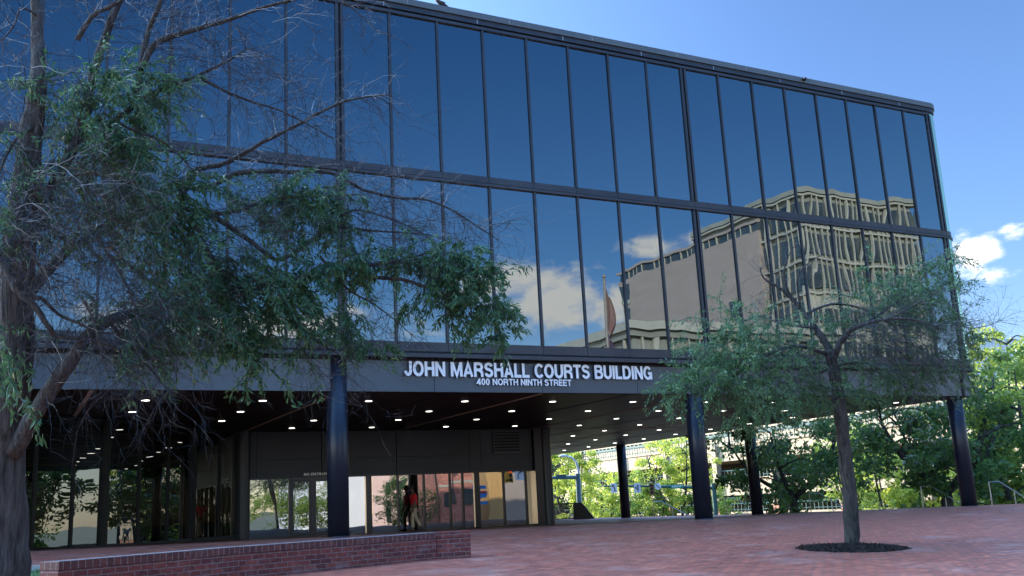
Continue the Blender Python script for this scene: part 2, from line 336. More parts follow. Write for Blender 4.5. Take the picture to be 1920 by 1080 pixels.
class MB:
    def __init__(s): s.v = []; s.f = []; s.sm = False
    def box(s, x0, x1, y0, y1, z0, z1):
        n = len(s.v)
        s.v += [(x, y, z) for z in (z0, z1) for y in (y0, y1) for x in (x0, x1)]
        s.f += [tuple(n + i for i in q) for q in ((0, 2, 3, 1), (4, 5, 7, 6), (0, 1, 5, 4), (2, 6, 7, 3), (0, 4, 6, 2), (1, 3, 7, 5))]
        return s
    def obox(s, a, b, w, z0, z1):
        """box whose plan is the segment a-b thickened by w to its left"""
        a = Vector(a[:2]); b = Vector(b[:2]); d = (b - a).normalized(); p = Vector((-d.y, d.x)) * w
        n = len(s.v); pts = [a, b, b + p, a + p]
        s.v += [(q.x, q.y, z0) for q in pts] + [(q.x, q.y, z1) for q in pts]
        s.f += [tuple(n + i for i in q) for q in ((3, 2, 1, 0), (4, 5, 6, 7), (0, 1, 5, 4), (1, 2, 6, 5), (2, 3, 7, 6), (3, 0, 4, 7))]
        return s
    def poly(s, pts):
        n = len(s.v); s.v += [tuple(q) for q in pts]; s.f.append(tuple(range(n, n + len(pts)))); return s
    def prism(s, pts, d):
        """closed outline extruded by the vector d"""
        n = len(s.v); k = len(pts); d = Vector(d)
        s.v += [tuple(Vector(q)) for q in pts] + [tuple(Vector(q) + d) for q in pts]
        s.f.append(tuple(range(n + k - 1, n - 1, -1))); s.f.append(tuple(range(n + k, n + 2 * k)))
        for i in range(k): j = (i + 1) % k; s.f.append((n + i, n + j, n + k + j, n + k + i))
        return s
    def tube(s, pts, rs, k=8, cap=True):
        pts = [Vector(q) for q in pts]
        if isinstance(rs, (int, float)): rs = [rs] * len(pts)
        n0 = len(s.v); prev = None
        for i, q in enumerate(pts):
            d = (pts[min(i + 1, len(pts) - 1)] - pts[max(i - 1, 0)])
            if d.length < 1e-9: d = Vector((0, 0, 1))
            d.normalize()
            if prev is None: prev = d.orthogonal().normalized()
            a = prev - d * prev.dot(d)
            if a.length < 1e-6: a = d.orthogonal()
            a.normalize(); prev = a; b = d.cross(a)
            for j in range(k):
                t = 2 * math.pi * j / k
                c = a * math.cos(t) + b * math.sin(t)
                s.v.append((q.x + c.x * rs[i], q.y + c.y * rs[i], q.z + c.z * rs[i]))
        for i in range(len(pts) - 1):
            for j in range(k):
                a0 = n0 + i * k + j; a1 = n0 + i * k + (j + 1) % k
                s.f.append((a0, a1, a1 + k, a0 + k))
        if cap:
            s.f.append(tuple(n0 + j for j in range(k - 1, -1, -1))); s.f.append(tuple(n0 + (len(pts) - 1) * k + j for j in range(k)))
        return s
    def cyl(s, x, y, z0, z1, r, k=24, r1=None): return s.tube([(x, y, z0), (x, y, z1)], [r, r if r1 is None else r1], k)
    def ball(s, c, rx, ry, rz, k=10, rings=6):
        pts = []; rs = []
        n0 = len(s.v)
        for i in range(rings + 1):
            ph = math.pi * i / rings
            for j in range(k):
                t = 2 * math.pi * j / k
                s.v.append((c[0] + rx * math.sin(ph) * math.cos(t), c[1] + ry * math.sin(ph) * math.sin(t), c[2] + rz * math.cos(ph)))
        for i in range(rings):
            for j in range(k):
                a0 = n0 + i * k + j; a1 = n0 + i * k + (j + 1) % k
                s.f.append((a0, a0 + k, a1 + k, a1))
        return s
    def build(s, name, m, parent=None, smooth=False, bevel=0):
        off = Vector((0, 0, 0))
        if parent is not None: off = ORIG[parent.name]
        me = bpy.data.meshes.new(name)
        me.from_pydata([(a - off.x, b - off.y, c - off.z) for a, b, c in s.v], [], s.f)
        if smooth: me.polygons.foreach_set('use_smooth', [True] * len(me.polygons))
        me.materials.append(m); me.update()
        o = bpy.data.objects.new(name, me); link(o)
        if parent is not None: o.parent = parent; ORIG[o.name] = off
        else: ORIG[o.name] = Vector((0, 0, 0))
        if bevel:
            bv = o.modifiers.new('bevel', 'BEVEL'); bv.width = bevel; bv.segments = 2; bv.limit_method = 'ANGLE'
        return o
def struct(o): o['kind'] = 'structure'; return o

def clone(o, parent, delta):
    c = o.copy(); link(c); c.parent = parent; c.location = o.location + Vector(delta); ORIG[c.name] = ORIG.get(o.name, Vector())
    return c

# ------------------------------------------------------------------ ground
def G(x, y):
    z = -0.56 - .012 * x
    if y < 25.3: z -= .04 * (25.3 - y)
    else: z -= .012 * min(y - 25.3, 14)
    return z
PX0, PX1, PY0, PY1 = -60, 27.0, -16, 68
b = MB()
ys = [PY0, 0, 12, 25.3, 39.3, PY1]
for i in range(len(ys) - 1):
    b.poly([(PX0, ys[i], G(PX0, ys[i])), (PX1, ys[i], G(PX1, ys[i])), (PX1, ys[i + 1], G(PX1, ys[i + 1])), (PX0, ys[i + 1], G(PX0, ys[i + 1]))])
n = len(b.v)
struct(b.build('plaza', M['plaza']))
b = MB()
for i in range(len(ys) - 1):
    b.poly([(PX1, ys[i], G(PX1, ys[i])), (PX1, ys[i], -6), (PX1, ys[i + 1], -6), (PX1, ys[i + 1], G(PX1, ys[i + 1]))])
b.poly([(PX0, PY1, G(PX0, PY1)), (PX1, PY1, G(PX1, PY1)), (PX1, PY1, -6), (PX0, PY1, -6)])
b.poly([(PX0, PY0, G(PX0, PY0)), (PX0, PY0, -6), (PX1, PY0, -6), (PX1, PY0, G(PX1, PY0))])
struct(b.build('plaza_retaining_face', M['concrete']))
b = MB(); b.poly([(-3000, -3000, -6), (3000, -3000, -6), (3000, 3000, -6), (-3000, 3000, -6)])
struct(b.build('ground', M['earth']))
b = MB(); b.box(46, 58, -200, 300, -6, -5.99)
struct(b.build('side_street', M['asphalt']))
# steps down to the street along the plaza's right edge
b = MB()
for i in range(12):
    b.box(27.0 + i * .34, 27.0 + (i + 1) * .34, 12, 64, -6.0, -1.05 - (i + 1) * .165)
struct(b.build('plaza_steps', M['concrete']))
# lawn and its kerb, bottom left
b = MB(); b.poly([(-16, 12, G(-16, 12) + .012), (-7.2, 14.8, G(-7.2, 14.8) + .012), (-6.2, 19.6, G(-6.2, 19.6) + .012), (-16, 19.6, G(-16, 19.6) + .012)])
for _ in range(5000):
    x = random.uniform(-9, -6.3); y = random.uniform(15.2, 19.5); z = G(x, y) + .01; h = random.uniform(.03, .07); dx = random.uniform(-.03, .03)
    b.poly([(x - .004, y, z), (x + .004, y, z), (x + dx, y + random.uniform(-.02, .02), z + h)])
tag(b.build('lawn', M['grass']), kind='stuff')
b = MB(); b.obox((-16, 19.62), (-6.0, 19.62), .16, G(-6, 19.6) - .2, G(-10, 19.6) + .06)
struct(b.build('lawn_kerb', M['concrete']))

# ------------------------------------------------------------------ courthouse
W = 1.52
FY = 25.04           # glass plane
Z_SILL, Z_MID, Z_TOP = 4.54, 9.59, 14.35
SOF = 3.17
bld = thing('courthouse', (0, 25, -.56), 'long dark glass courthouse with mirrored upper storeys raised on round navy columns', 'building')
NL, NR = -12, 16
def px(i): return i * W if i < 16 else 24.2

# glass panes, each one slightly out of true
for i in range(NL, NR):
    x0, x1 = px(i), px(i + 1)
    for (z0, z1) in ((Z_SILL, 9.28), (Z_MID, Z_TOP)):
        q = MB(); q.box(-(x1 - x0) / 2 + .02, (x1 - x0) / 2 - .02, 0, .02, -(z1 - z0) / 2, (z1 - z0) / 2)
        o = q.build('window_pane', M['glass'])
        o.parent = bld; o.location = Vector(((x0 + x1) / 2, FY, (z0 + z1) / 2)) - ORIG[bld.name]
        o.rotation_euler = (random.gauss(0, .0016), 0, random.gauss(0, .0024))
# mullions
for i in range(NL, NR + 1):
    x = px(i)
    heavy = (i % 8 == 0)
    q = MB()
    for z0, z1 in ((Z_SILL, 9.28), (Z_MID, Z_TOP)):
        if heavy:
            q.box(x - .12, x - .035, FY - .05, FY + .06, z0, z1); q.box(x + .035, x + .12, FY - .05, FY + .06, z0, z1)
        else: q.box(x - .035, x + .035, FY - .05, FY + .06, z0, z1)
    q.build('mullion', M['frame'], bld)
    if heavy:
        q = MB(); q.box(x - .035, x + .035, FY + .0, FY + .07, Z_SILL, Z_TOP); q.build('joint', M['gap'], bld)
XR = 24.2
LX = NL * W
# horizontal rails
q = MB()
segs = []
xs = [px(i) for i in range(NL, NR + 1)]
for i in range(len(xs) - 1):      # little gaps between the sill plates
    q.box(xs[i] + .006, xs[i + 1] - .006, FY - .03, FY + .05, 9.395, Z_MID)
q.build('spandrel_band', M['frame'], bld)
q = MB(); q.box(LX, XR, FY - .09, FY + .06, 9.28, 9.36); q.build('transom', M['frame'], bld)
q = MB(); q.box(LX, XR, FY - .01, FY + .05, 9.36, 9.395); q.build('joint', M['gap'], bld)
q = MB()
for i in range(len(xs) - 1):
    q.box(xs[i] + .006, xs[i + 1] - .006, FY - .03, FY + .05, 4.28, Z_SILL)
q.build('spandrel_band', M['frame'], bld)
q = MB(); q.box(LX, XR + .3, FY - .10, FY + .08, 4.10, 4.215); q.build('sill', M['frame'], bld, bevel=.01)
q = MB(); q.box(LX, XR, FY - .02, FY + .05, 4.215, 4.28); q.build('joint', M['gap'], bld)
q = MB(); q.box(LX, XR, FY - .07, FY + .05, Z_TOP, 14.44); q.build('transom', M['frame'], bld)
q = MB(); q.box(LX, XR, FY + .03, FY + .2, 14.44, 14.52); q.build('joint', M['gap'], bld)
# parapet, with its rounded end
def rounded(x1, r, y0, y1, z0, z1, k=8, back=75):
    """plan outline: left edge, rounded front right corner, right side running back"""
    pts = [(LX, y0, z0)]
    for i in range(k + 1):
        t = -math.pi / 2 + (math.pi / 2) * i / k
        pts.append((x1 - r + r * math.cos(t), y0 + r + r * math.sin(t), z0))
    pts += [(x1, back, z0), (LX, back, z0)]
    return pts
XE = 24.95
q = MB(); q.prism(rounded(XE + .02, .64, FY - .05, 0, 14.52, 0), (0, 0, .16)); q.build('parapet_band', M['frame'], bld)
q = MB(); q.prism(rounded(XE + .06, .68, FY - .10, 0, 14.69, 0), (0, 0, .20)); q.build('parapet', M['parapet'], bld)
# panel joints on the parapet
x = -17.6
while x < 24:
    slab_ = MB(); slab_.box(x, x + .012, FY - .104, FY - .09, 14.70, 14.885); slab_.build('parapet_joint', M['fin'], bld); x += random.choice([2.6, 3.04, 3.4])
x = -16.9
while x < 24:
    slab_ = MB(); slab_.box(x, x + .03, FY - .054, FY - .04, 14.53, 14.675); slab_.build('parapet_joint', M['steel'], bld); x += 3.04
# rounded glass corner and right hand glass side
for z0, z1, nm in ((4.54, 9.28, 0), (9.59, Z_TOP + .1, 0)):
    q = MB(); k = 10; r = .62
    for i in range(k):
        a0 = -math.pi / 2 + math.pi / 2 * i / k; a1 = -math.pi / 2 + math.pi / 2 * (i + 1) / k
        q.poly([(XE - r + r * math.cos(a0), FY + r + r * math.sin(a0), z0), (XE - r + r * math.cos(a1), FY + r + r * math.sin(a1), z0),
                (XE - r + r * math.cos(a1), FY + r + r * math.sin(a1), z1), (XE - r + r * math.cos(a0), FY + r + r * math.sin(a0), z1)])
    q.build('corner_glass', M['glass_side'], bld, smooth=True)
    for j in range(16):
        y0 = FY + r + j * 3.04
        q = MB(); q.box(XE - .02, XE, y0 + .03, y0 + 3.01, z0, z1); q.build('window_pane', M['glass_side'], bld)
        q = MB(); q.box(XE - .03, XE + .004, y0 - .03, y0 + .03, z0, z1); q.build('mullion', M['frame'], bld)
for z0, z1, e in ((9.28, 9.36, .05), (9.40, 9.59, .02), (4.10, 4.215, .06), (4.28, 4.54, .02), (Z_TOP + .1, 14.52, .0)):
    q = MB(); q.prism(rounded(XE + e, .62 + e, FY - e, 0, z0, 0), (0, 0, z1 - z0)); q.v = [(max(a, 23.9), b_, c) for a, b_, c in q.v]
    q.build('side_band', M['frame'], bld)
# solid body behind the glass: floors, ceilings, core
q = MB(); q.box(LX, XE - .3, FY + .35, 75, 3.9, 4.55); q.box(LX, XE - .3, FY + .35, 75, 9.2, 9.45)
q.box(LX, XE - .3, FY + .35, 75, 14.0, 14.55); q.build('floor_slab', M['core'], bld)
q = MB(); q.box(LX, XE - 4, FY + 5, 74, 4.55, 9.2); q.box(LX, XE - 4, FY + 5, 74, 9.45, 14.0); q.build('interior_wall', M['core'], bld)
q = MB(); q.box(LX, LX + .3, FY + .1, 75, 3.9, 14.5); q.box(LX, XE - .3, 74.5, 75, 3.9, 14.5); q.build('wall', M['panel'], bld)
# tube lights on the office ceilings
q = MB(); q.box(0, .34, 0, .05, -.02, 0)
for i in range(NL, NR):
    if i in (-1, 9, 13): continue
    zz = random.choice([0, 0, .25])
    o = q.build('office_light', M['room_lamp']); o.parent = bld
    o.location = Vector((px(i) + .25, FY + .9, 10.35 - .03 * i + zz + (.35 if i > 8 else 0))) - ORIG[bld.name]
q = MB(); q.box(0, 1.25, 0, .05, -.02, 0)
for xx, zz in ((px(5) + .1, 9.10), (px(4) + .05, 7.0), (px(1) + .1, 5.15), (px(8) + .3, 8.2)):
    o = q.build('office_light', M['room_lamp']); o.parent = bld; o.location = Vector((xx, FY + .9, zz)) - ORIG[bld.name]

# fascia with panel joints
q = MB(); jx = [-18.24, -13.6, -9.1, -4.2, -.02, 2.66, 6.06, 9.42, 12.18, 15.2, 18.2, 21.2, 24.0]
fj = []
for i in range(len(jx) - 1):
    q.box(jx[i] + .008, jx[i + 1] - .008, FY + .14, FY + .22, SOF + .01, 4.02)
q.build('fascia', M['fascia'], bld)
q = MB(); q.box(LX, 24.3, FY + .205, FY + .30, SOF, 4.1); q.box(LX, 24.3, FY + .16, FY + .2, 4.02, 4.1); q.build('joint', M['gap'], bld)
q = MB(); q.prism([(24.2, FY + .14, SOF + .012), (24.56, FY + .14, SOF + .012), (24.56, 33, SOF + .012), (25.3, 75, SOF + .012), (24.9, 75, SOF + .012), (24.2, 33, SOF + .012)], (0, 0, .92)); q.build('fascia', M['fascia'], bld)
# soffit in one sheet with seams
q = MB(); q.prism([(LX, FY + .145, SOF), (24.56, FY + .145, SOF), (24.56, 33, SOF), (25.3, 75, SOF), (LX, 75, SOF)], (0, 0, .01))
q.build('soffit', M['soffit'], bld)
q = MB()
for xx in (-6.1, 0.0, 6.1, 12.2, 18.2): q.box(xx - .05, xx + .05, FY + .3, 74, SOF - .012, SOF - .002)
for yy in (37.6, 49.7, 61.8): q.box(LX, 24.5, yy - .06, yy + .06, SOF - .016, SOF - .004)
q.build('soffit_seam', M['seam'], bld)
q = MB()
for xx in (-3.0, 3.05, 9.2, 15.2, 21.2): q.box(xx - .02, xx + .02, FY + .3, 74, SOF - .01, SOF - .003)
q.build('soffit_joint', M['gap'], bld)
# down lights
t_ = MB(); t_.cyl(0, 0, -.004, 0, .16, 20)
q = MB(); q.cyl(0, 0, -.007, 0, .105, 20)
lens = None
for j in range(16):
    for i in range(-4, 10):
        x = -4.649 + 3.06 * i; y = 27.31 + 2.876 * j
        if x > 24 or y > 37 and x < 12.6 and x > -.3: continue
        if y > x + 37.2: continue
        if j > 12 and i < 7: continue
        if x < -14: continue
        if lens is None:
            lens = q.build('downlight', M['lamp']); trim = t_.build('trim', M['trim'])
            trim.parent = lens
            lens.parent = bld; trim.location = (0, 0, .003)
            l0, t0 = lens, trim
            l0.location = Vector((x, y, SOF - .004)) - ORIG[bld.name]
        else:
            l = l0.copy(); link(l); l.parent = bld; l.location = Vector((x, y, SOF - .004)) - ORIG[bld.name]
            if y < 46:
                tt = t0.copy(); link(tt); tt.parent = l
# columns
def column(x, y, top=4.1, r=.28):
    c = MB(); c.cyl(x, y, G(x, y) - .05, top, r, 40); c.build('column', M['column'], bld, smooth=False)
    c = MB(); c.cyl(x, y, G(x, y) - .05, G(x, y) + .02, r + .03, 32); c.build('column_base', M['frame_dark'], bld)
for cx_, cy_ in ((-12.3, 25.35), (-.08, 25.35), (11.64, 25.35), (24.0, 25.55), (24.35, 37.7), (24.75, 49.7), (25.0, 61.8)):
    column(cx_, cy_)
for o in bpy.data.objects:
    if o.name.startswith('column') and o.type == 'MESH':
        o.data.polygons.foreach_set('use_smooth', [len(p.vertices) == 4 for p in o.data.polygons])

# lobby: front wall on Y = 37.5, from the inner corner at X = 0 to X = 12.2
LY = 37.5
GZ = G(6, LY) - .1
def slab(name, m, x0, x1, y0, y1, z0, z1, par=bld, bev=0):
    q = MB(); q.box(x0, x1, y0, y1, z0, z1); return q.build(name, m, par, bevel=bev)
for x0, x1 in ((.55, 3.03), (3.05, 6.08), (6.1, 9.28), (9.8, 12.25)):
    slab('wall_panel', M['panel'], x0, x1 - .01, LY, LY + .12, 2.13, SOF)
    slab('wall_panel', M['panel'], x0, x1 - .01, LY, LY + .12, 1.46, 2.12)
for x0, x1 in ((.2, .54), (9.29, 9.79)): slab('wall_panel', M['panel'], x0, x1, LY + .01, LY + .13, 1.46, SOF)
slab('wall', M['core'], 0, 12.3, LY + .13, LY + .3, 1.40, SOF)
slab('transom', M['frame_dark'], 0, 12.3, LY - .03, LY + .13, 1.40, 1.455)
slab('sill', M['frame_dark'], 3.2, 12.3, LY - .04, LY + .1, GZ - .1, GZ + .09)
# glazing posts (px measured) and panes
posts = [.25, 1.75, 3.72, 4.85, 6.05, 6.98, 8.05, 8.98, 9.85, 12.35]
gl = [(.30, 1.66), (3.4, 4.80), (5.05, 6.30), (6.36, 7.56), (7.62, 8.8), (8.86, 9.75), (9.82, 10.95), (11.05, 12.2)]
def Xat(pxx): # photo column -> X on the lobby wall
    d = at(pxx, 940, 1) - CAM; return CX + d.x * LY / d.y
bounds = [466, 543, 586, 627, 686, 697, 747, 796, 845, 869, 890, 900, 946, 988]
xb = [Xat(v) for v in bounds]
panes = [(0, 1, 'w'), (1, 2, 'd'), (2, 3, 'd'), (3, 4, 'w'), (5, 6, 'w'), (6, 7, 'w'), (7, 8, 'w'), (8, 10, 'w'), (11, 12, 'w'), (12, 13, 'w')]
for a, c, k in panes:
    x0, x1 = xb[a], xb[c]
    if k == 'w':
        q = MB(); w2 = (x1 - x0) / 2 - .03
        q.box(-w2, w2, 0, .02, -(1.40 - GZ - .09) / 2, (1.40 - GZ - .09) / 2)
        o = q.build('lobby_pane', M['glass_low']); o.parent = bld
        o.location = Vector(((x0 + x1) / 2, LY + .03, (1.40 + GZ + .09) / 2)) - ORIG[bld.name]
        o.rotation_euler = (random.gauss(0, .001), 0, random.gauss(0, .002))
    else:
        d = MB()
        d.box(x0 + .02, x0 + .14, LY - .02, LY + .04, GZ, 1.39); d.box(x1 - .14, x1 - .02, LY - .02, LY + .04, GZ, 1.39)
        d.box(x0 + .141, x1 - .141, LY - .02, LY + .04, GZ, GZ + .28); d.box(x0 + .141, x1 - .141, LY - .02, LY + .04, 1.27, 1.39)
        dr = d.build('door', M['frame_dark'], bld)
        d = MB(); d.box(x0 + .141, x1 - .141, LY, LY + .02, GZ + .28, 1.27); d.build('door_glass', M['glass_low'], dr)
        hx = x1 - .20 if a == 1 else x0 + .20
        d = MB(); d.tube([(hx, LY - .03, .15), (hx, LY - .09, .15), (hx, LY - .09, -.20), (hx, LY - .03, -.20)], .015, 6); d.build('door_handle', M['steel'], dr)
for i, v in enumerate(xb):
    wd = .028
    if i in (4, 10): slab('mullion', M['frame_dark'], xb[i], xb[i + 1], LY - .04, LY + .1, GZ, 1.40)
    elif i in (5, 11): continue
    else: slab('mullion', M['frame_dark'], v - wd, v + wd, LY - .045, LY + .1, GZ, 1.40)
# louvre vent
v = slab('vent', M['gap'], 10.38, 11.62, LY - .02, LY + .005, 2.17, 3.08)
q = MB()
for i in range(7): q.box(10.40, 11.60, LY - .06, LY - .025, 2.20 + i * .125, 2.245 + i * .125)
q.box(10.36, 10.40, LY - .07, LY, 2.15, 3.10); q.box(11.60, 11.64, LY - .07, LY, 2.15, 3.10); q.box(10.40, 11.60, LY - .07, LY - .02, 3.06, 3.10); q.box(10.40, 11.60, LY - .07, LY - .02, 2.15, 2.19)
q.build('louvre', M['frame'], v)
# pillars at the lobby's right end and at the inner corner
q = MB(); q.box(12.25, 12.62, LY - .15, LY + .3, GZ - .2, SOF); q.build('pillar', M['frame_dark'], bld)
q = MB(); q.cyl(12.86, LY - .02, GZ - .2, SOF, .24, 32); q.build('pillar', M['column'], bld)
q = MB(); q.cyl(.02, LY - .14, GZ - .2, SOF, .26, 32); q.build('pillar', M['column'], bld)
slab('wall', M['panel'], 12.3, 12.5, LY + .3, 74, GZ - .2, SOF)
slab('lobby_floor', M['core'], -14, 12.3, LY + .2, 74, GZ - .3, GZ + .01)
# diagonal lobby wall from the inner corner towards the front left
A = Vector((0, 37.5)); B = Vector((-12.16, 25.34)); D = (B - A).normalized(); Ln = (B - A).length
nrm = Vector((D.y, -D.x))            # towards the plaza side
if nrm.x < 0: nrm = -nrm
def seg(s0, s1, off, w, z0, z1, name, m):
    q = MB(); a = A + D * s0 + nrm * off; c = A + D * s1 + nrm * off
    q.obox(a, c, w, z0, z1); return q.build(name, m, bld)
zb = -.80
npan = 12; pw = Ln / npan
for i in range(npan):
    s0, s1 = i * pw + .03, (i + 1) * pw - .03
    if i in (2, 5): s0 += .22
    c = A + D * ((s0 + s1) / 2)
    q = MB(); q.box(-(s1 - s0) / 2, (s1 - s0) / 2, 0, .02, -(SOF - zb - .26) / 2, (SOF - zb - .26) / 2)
    o = q.build('lobby_pane', M['glass_diag']); o.parent = bld
    o.location = Vector((c.x, c.y, (SOF + zb + .26) / 2)) - ORIG[bld.name]
    o.rotation_euler = (random.gauss(0, .0008), 0, math.atan2(D.y, D.x) + random.gauss(0, .0012))
    seg(i * pw - .035 + (0), i * pw + .035, -.05, .12, zb, SOF, 'mullion', M['frame_dark'])
    if i in (2, 5): seg(i * pw + .036, i * pw + .25, -.10, .22, zb, SOF, 'pillar', M['frame_dark'])
seg(0, Ln, -.08, .2, zb - .4, zb + .26, 'lobby_kerb', M['frame'])
seg(0, Ln, -.06, .14, SOF - .06, SOF - .001, 'transom', M['frame_dark'])

# ------------------------------------------------------------------ building sign: one mesh per letter
def arc(cx_, cy_, rx, ry, a0, a1, n=10): return [(cx_ + rx * math.cos(RAD(a0 + (a1 - a0) * i / n)), cy_ + ry * math.sin(RAD(a0 + (a1 - a0) * i / n))) for i in range(n + 1)]
# centre lines of heavy grotesque capitals, cap height 1, stroke .19: (width, [(points, closed), ...])
h_ = .095
GL = {
 'J': (.56, [([(.455, 1), (.455, .34)] + arc(.275, .34, .18, .245, 0, -180, 10)[1:], 0)]),
 'O': (.80, [(arc(.40, .5, .305, .42, 90, 450, 26)[:-1], 1)]),
 '0': (.60, [(arc(.30, .5, .205, .42, 90, 450, 22)[:-1], 1)]),
 'H': (.72, [([(h_, 0), (h_, 1)], 0), ([(.72 - h_, 0), (.72 - h_, 1)], 0), ([(h_, .52), (.72 - h_, .52)], 0)]),
 'N': (.74, [([(h_, 0), (h_, 1)], 0), ([(.74 - h_, 0), (.74 - h_, 1)], 0), ([(h_ + .02, .93), (.72 - h_, .07)], 0)]),
 'M': (.88, [([(h_, 0), (h_, 1)], 0), ([(.88 - h_, 0), (.88 - h_, 1)], 0), ([(h_ + .03, .95), (.44, .08), (.85 - h_, .95)], 0)]),
 'A': (.76, [([(h_ - .01, 0), (.38, .93), (.77 - h_, 0)], 0), ([(.19, .28), (.57, .28)], 0)]),
 'R': (.74, [([(h_, 0), (h_, 1)], 0), ([(h_, .915), (.40, .915)] + arc(.40, .70, .215, .215, 90, -90, 8)[1:] + [(h_, .485)], 0), ([(.42, .46), (.60, .34), (.635, 0)], 0)]),
 'S': (.70, [(arc(.35, .72, .235, .195, 10, 270, 12) + arc(.35, .29, .245, .21, 90, -172, 12)[1:], 0)]),
 'L': (.58, [([(h_, 1), (h_, .09), (.58, .09)], 0)]),
 'C': (.74, [(arc(.40, .5, .30, .42, 38, 322, 20), 0)]),
 'U': (.72, [([(h_, 1), (h_, .36)] + arc(.36, .36, .265, .28, 180, 360, 10)[1:] + [(.72 - h_, 1)], 0)]),
 'T': (.66, [([(0, .91), (.66, .91)], 0), ([(.33, 0), (.33, .9)], 0)]),
 'B': (.73, [([(h_, 0), (h_, 1)], 0), ([(h_, .92), (.41, .92)] + arc(.41, .735, .19, .185, 90, -90, 8)[1:] + [(h_, .55)], 0), ([(.38, .52)] + arc(.41, .30, .225, .22, 90, -90, 8) + [(h_, .08)], 0)]),
 'I': (.20, [([(.10, 0), (.10, 1)], 0)]),
 'D': (.75, [([(h_, 0), (h_, 1)], 0), ([(h_, .91), (.36, .91)] + arc(.36, .5, .29, .41, 90, -90, 12)[1:] + [(h_, .09)], 0)]),
 'G': (.79, [(arc(.40, .5, .30, .42, 38, 330, 20), 0), ([(.42, .46), (.695, .46), (.695, 0)], 0)]),
 'E': (.64, [([(.64, .91), (h_, .91), (h_, .09), (.64, .09)], 0), ([(h_, .52), (.60, .52)], 0)]),
 '4': (.64, [([(.46, 0), (.46, 1)], 0), ([(.44, .93), (.07, .30), (.62, .30)], 0)]),
 '8': (.62, [(arc(.31, .73, .18, .18, 90, 450, 16)[:-1], 1), (arc(.31, .28, .21, .2, 90, 450, 16)[:-1], 1)]),
 'P': (.70, [([(h_, 0), (h_, 1)], 0), ([(h_, .915), (.40, .915)] + arc(.40, .67, .20, .245, 90, -90, 8)[1:] + [(h_, .425)], 0)]),
}
def ribbon(pts, closed, t):
    """mitred outline of a stroke: list of (left, right) pairs"""
    n = len(pts); out = []
    for i in range(n):
        p = Vector(pts[i]); a = Vector(pts[i - 1]) if (i or closed) else None; b_ = Vector(pts[(i + 1) % n]) if (i < n - 1 or closed) else None
        d0 = (p - a).normalized() if a is not None else None; d1 = (b_ - p).normalized() if b_ is not None else None
        if d0 is None: d0 = d1
        if d1 is None: d1 = d0
        n0 = Vector((-d0.y, d0.x)); n1 = Vector((-d1.y, d1.x)); m_ = (n0 + n1).normalized(); k = min(1 / max(m_.dot(n0), .35), 2.2)
        out.append((p + m_ * t / 2 * k, p - m_ * t / 2 * k))
    return out
def glyph(ch, t=.19):
    """upright letter mesh in X and Z, front at y = 0, back at y = 1 (scaled by the caller)"""
    q = MB(); w_, strokes = GL[ch]
    for si, (pts, closed) in enumerate(strokes):
        f = -.03 * si
        rb_ = ribbon(pts, closed, t); n0 = len(q.v); n = len(rb_)
        for a, c in rb_: q.v += [(a.x, f, a.y), (c.x, f, c.y), (a.x, 1, a.y), (c.x, 1, c.y)]
        for i in range(n if closed else n - 1):
            a = n0 + i * 4; b_ = n0 + ((i + 1) % n) * 4
            q.f += [(a, b_, b_ + 1, a + 1), (a + 2, a + 3, b_ + 3, b_ + 2), (a, a + 2, b_ + 2, b_), (a + 1, b_ + 1, b_ + 3, a + 3)]
        if not closed:
            e = n0 + (n - 1) * 4; q.f += [(n0, n0 + 1, n0 + 3, n0 + 2), (e, e + 2, e + 3, e + 1)]
    return q, w_
def letters(text, x0, x1, zb, cap, y, m, parent, name='letter', depth=.06, side=None, gap=.07, space=.36, axes=None, origin=None, t=.19):
    """set capitals between x0 and x1; axes = (right, up, normal) for boards that face elsewhere"""
    tot = 0
    for ch in text: tot += space if ch == ' ' else GL[ch][0] + gap
    tot -= gap; k = (x1 - x0) / tot; x = x0
    for ch in text:
        if ch == ' ': x += space * k; continue
        q, w_ = glyph(ch, t)
        vs = []
        for vx, vy, vz in q.v:
            if axes is None: vs.append((x + vx * k, y + vy * depth, zb + vz * cap))
            else:
                rt, up, n = axes; P_ = origin + rt * (x + vx * k) + up * (zb + vz * cap) - n * (vy * depth); vs.append(tuple(P_))
        q.v = vs; o = q.build(name, m, parent)
        if side:
            o.data.materials.append(side)
            for p_ in o.data.polygons:
                if abs(p_.normal.y) < .5: p_.material_index = 1
        x += (w_ + gap) * k
sg = thing('building_sign', (5.8, FY + .1, 3.4), 'raised white capital letters naming the courts building across the dark fascia', 'sign')
letters('JOHN MARSHALL COURTS BUILDING', 1.74, 9.92, 3.60, .41, FY + .04, M['white_letter'], sg, side=M['letter_side'], t=.205)
letters('400 NORTH NINTH STREET', 3.92, 7.02, 3.375, .185, FY + .07, M['white_letter'], sg, side=M['letter_side'], depth=.04, t=.20)
sn = thing('no_entrance_sign', (2.8, LY - .03, 1.55), 'small white NO ENTRANCE lettering above the lobby double doors', 'sign')
letters('NO ENTRANCE', 2.33, 3.42, 1.50, .10, LY - .03, M['white_letter'], sn, depth=.01)

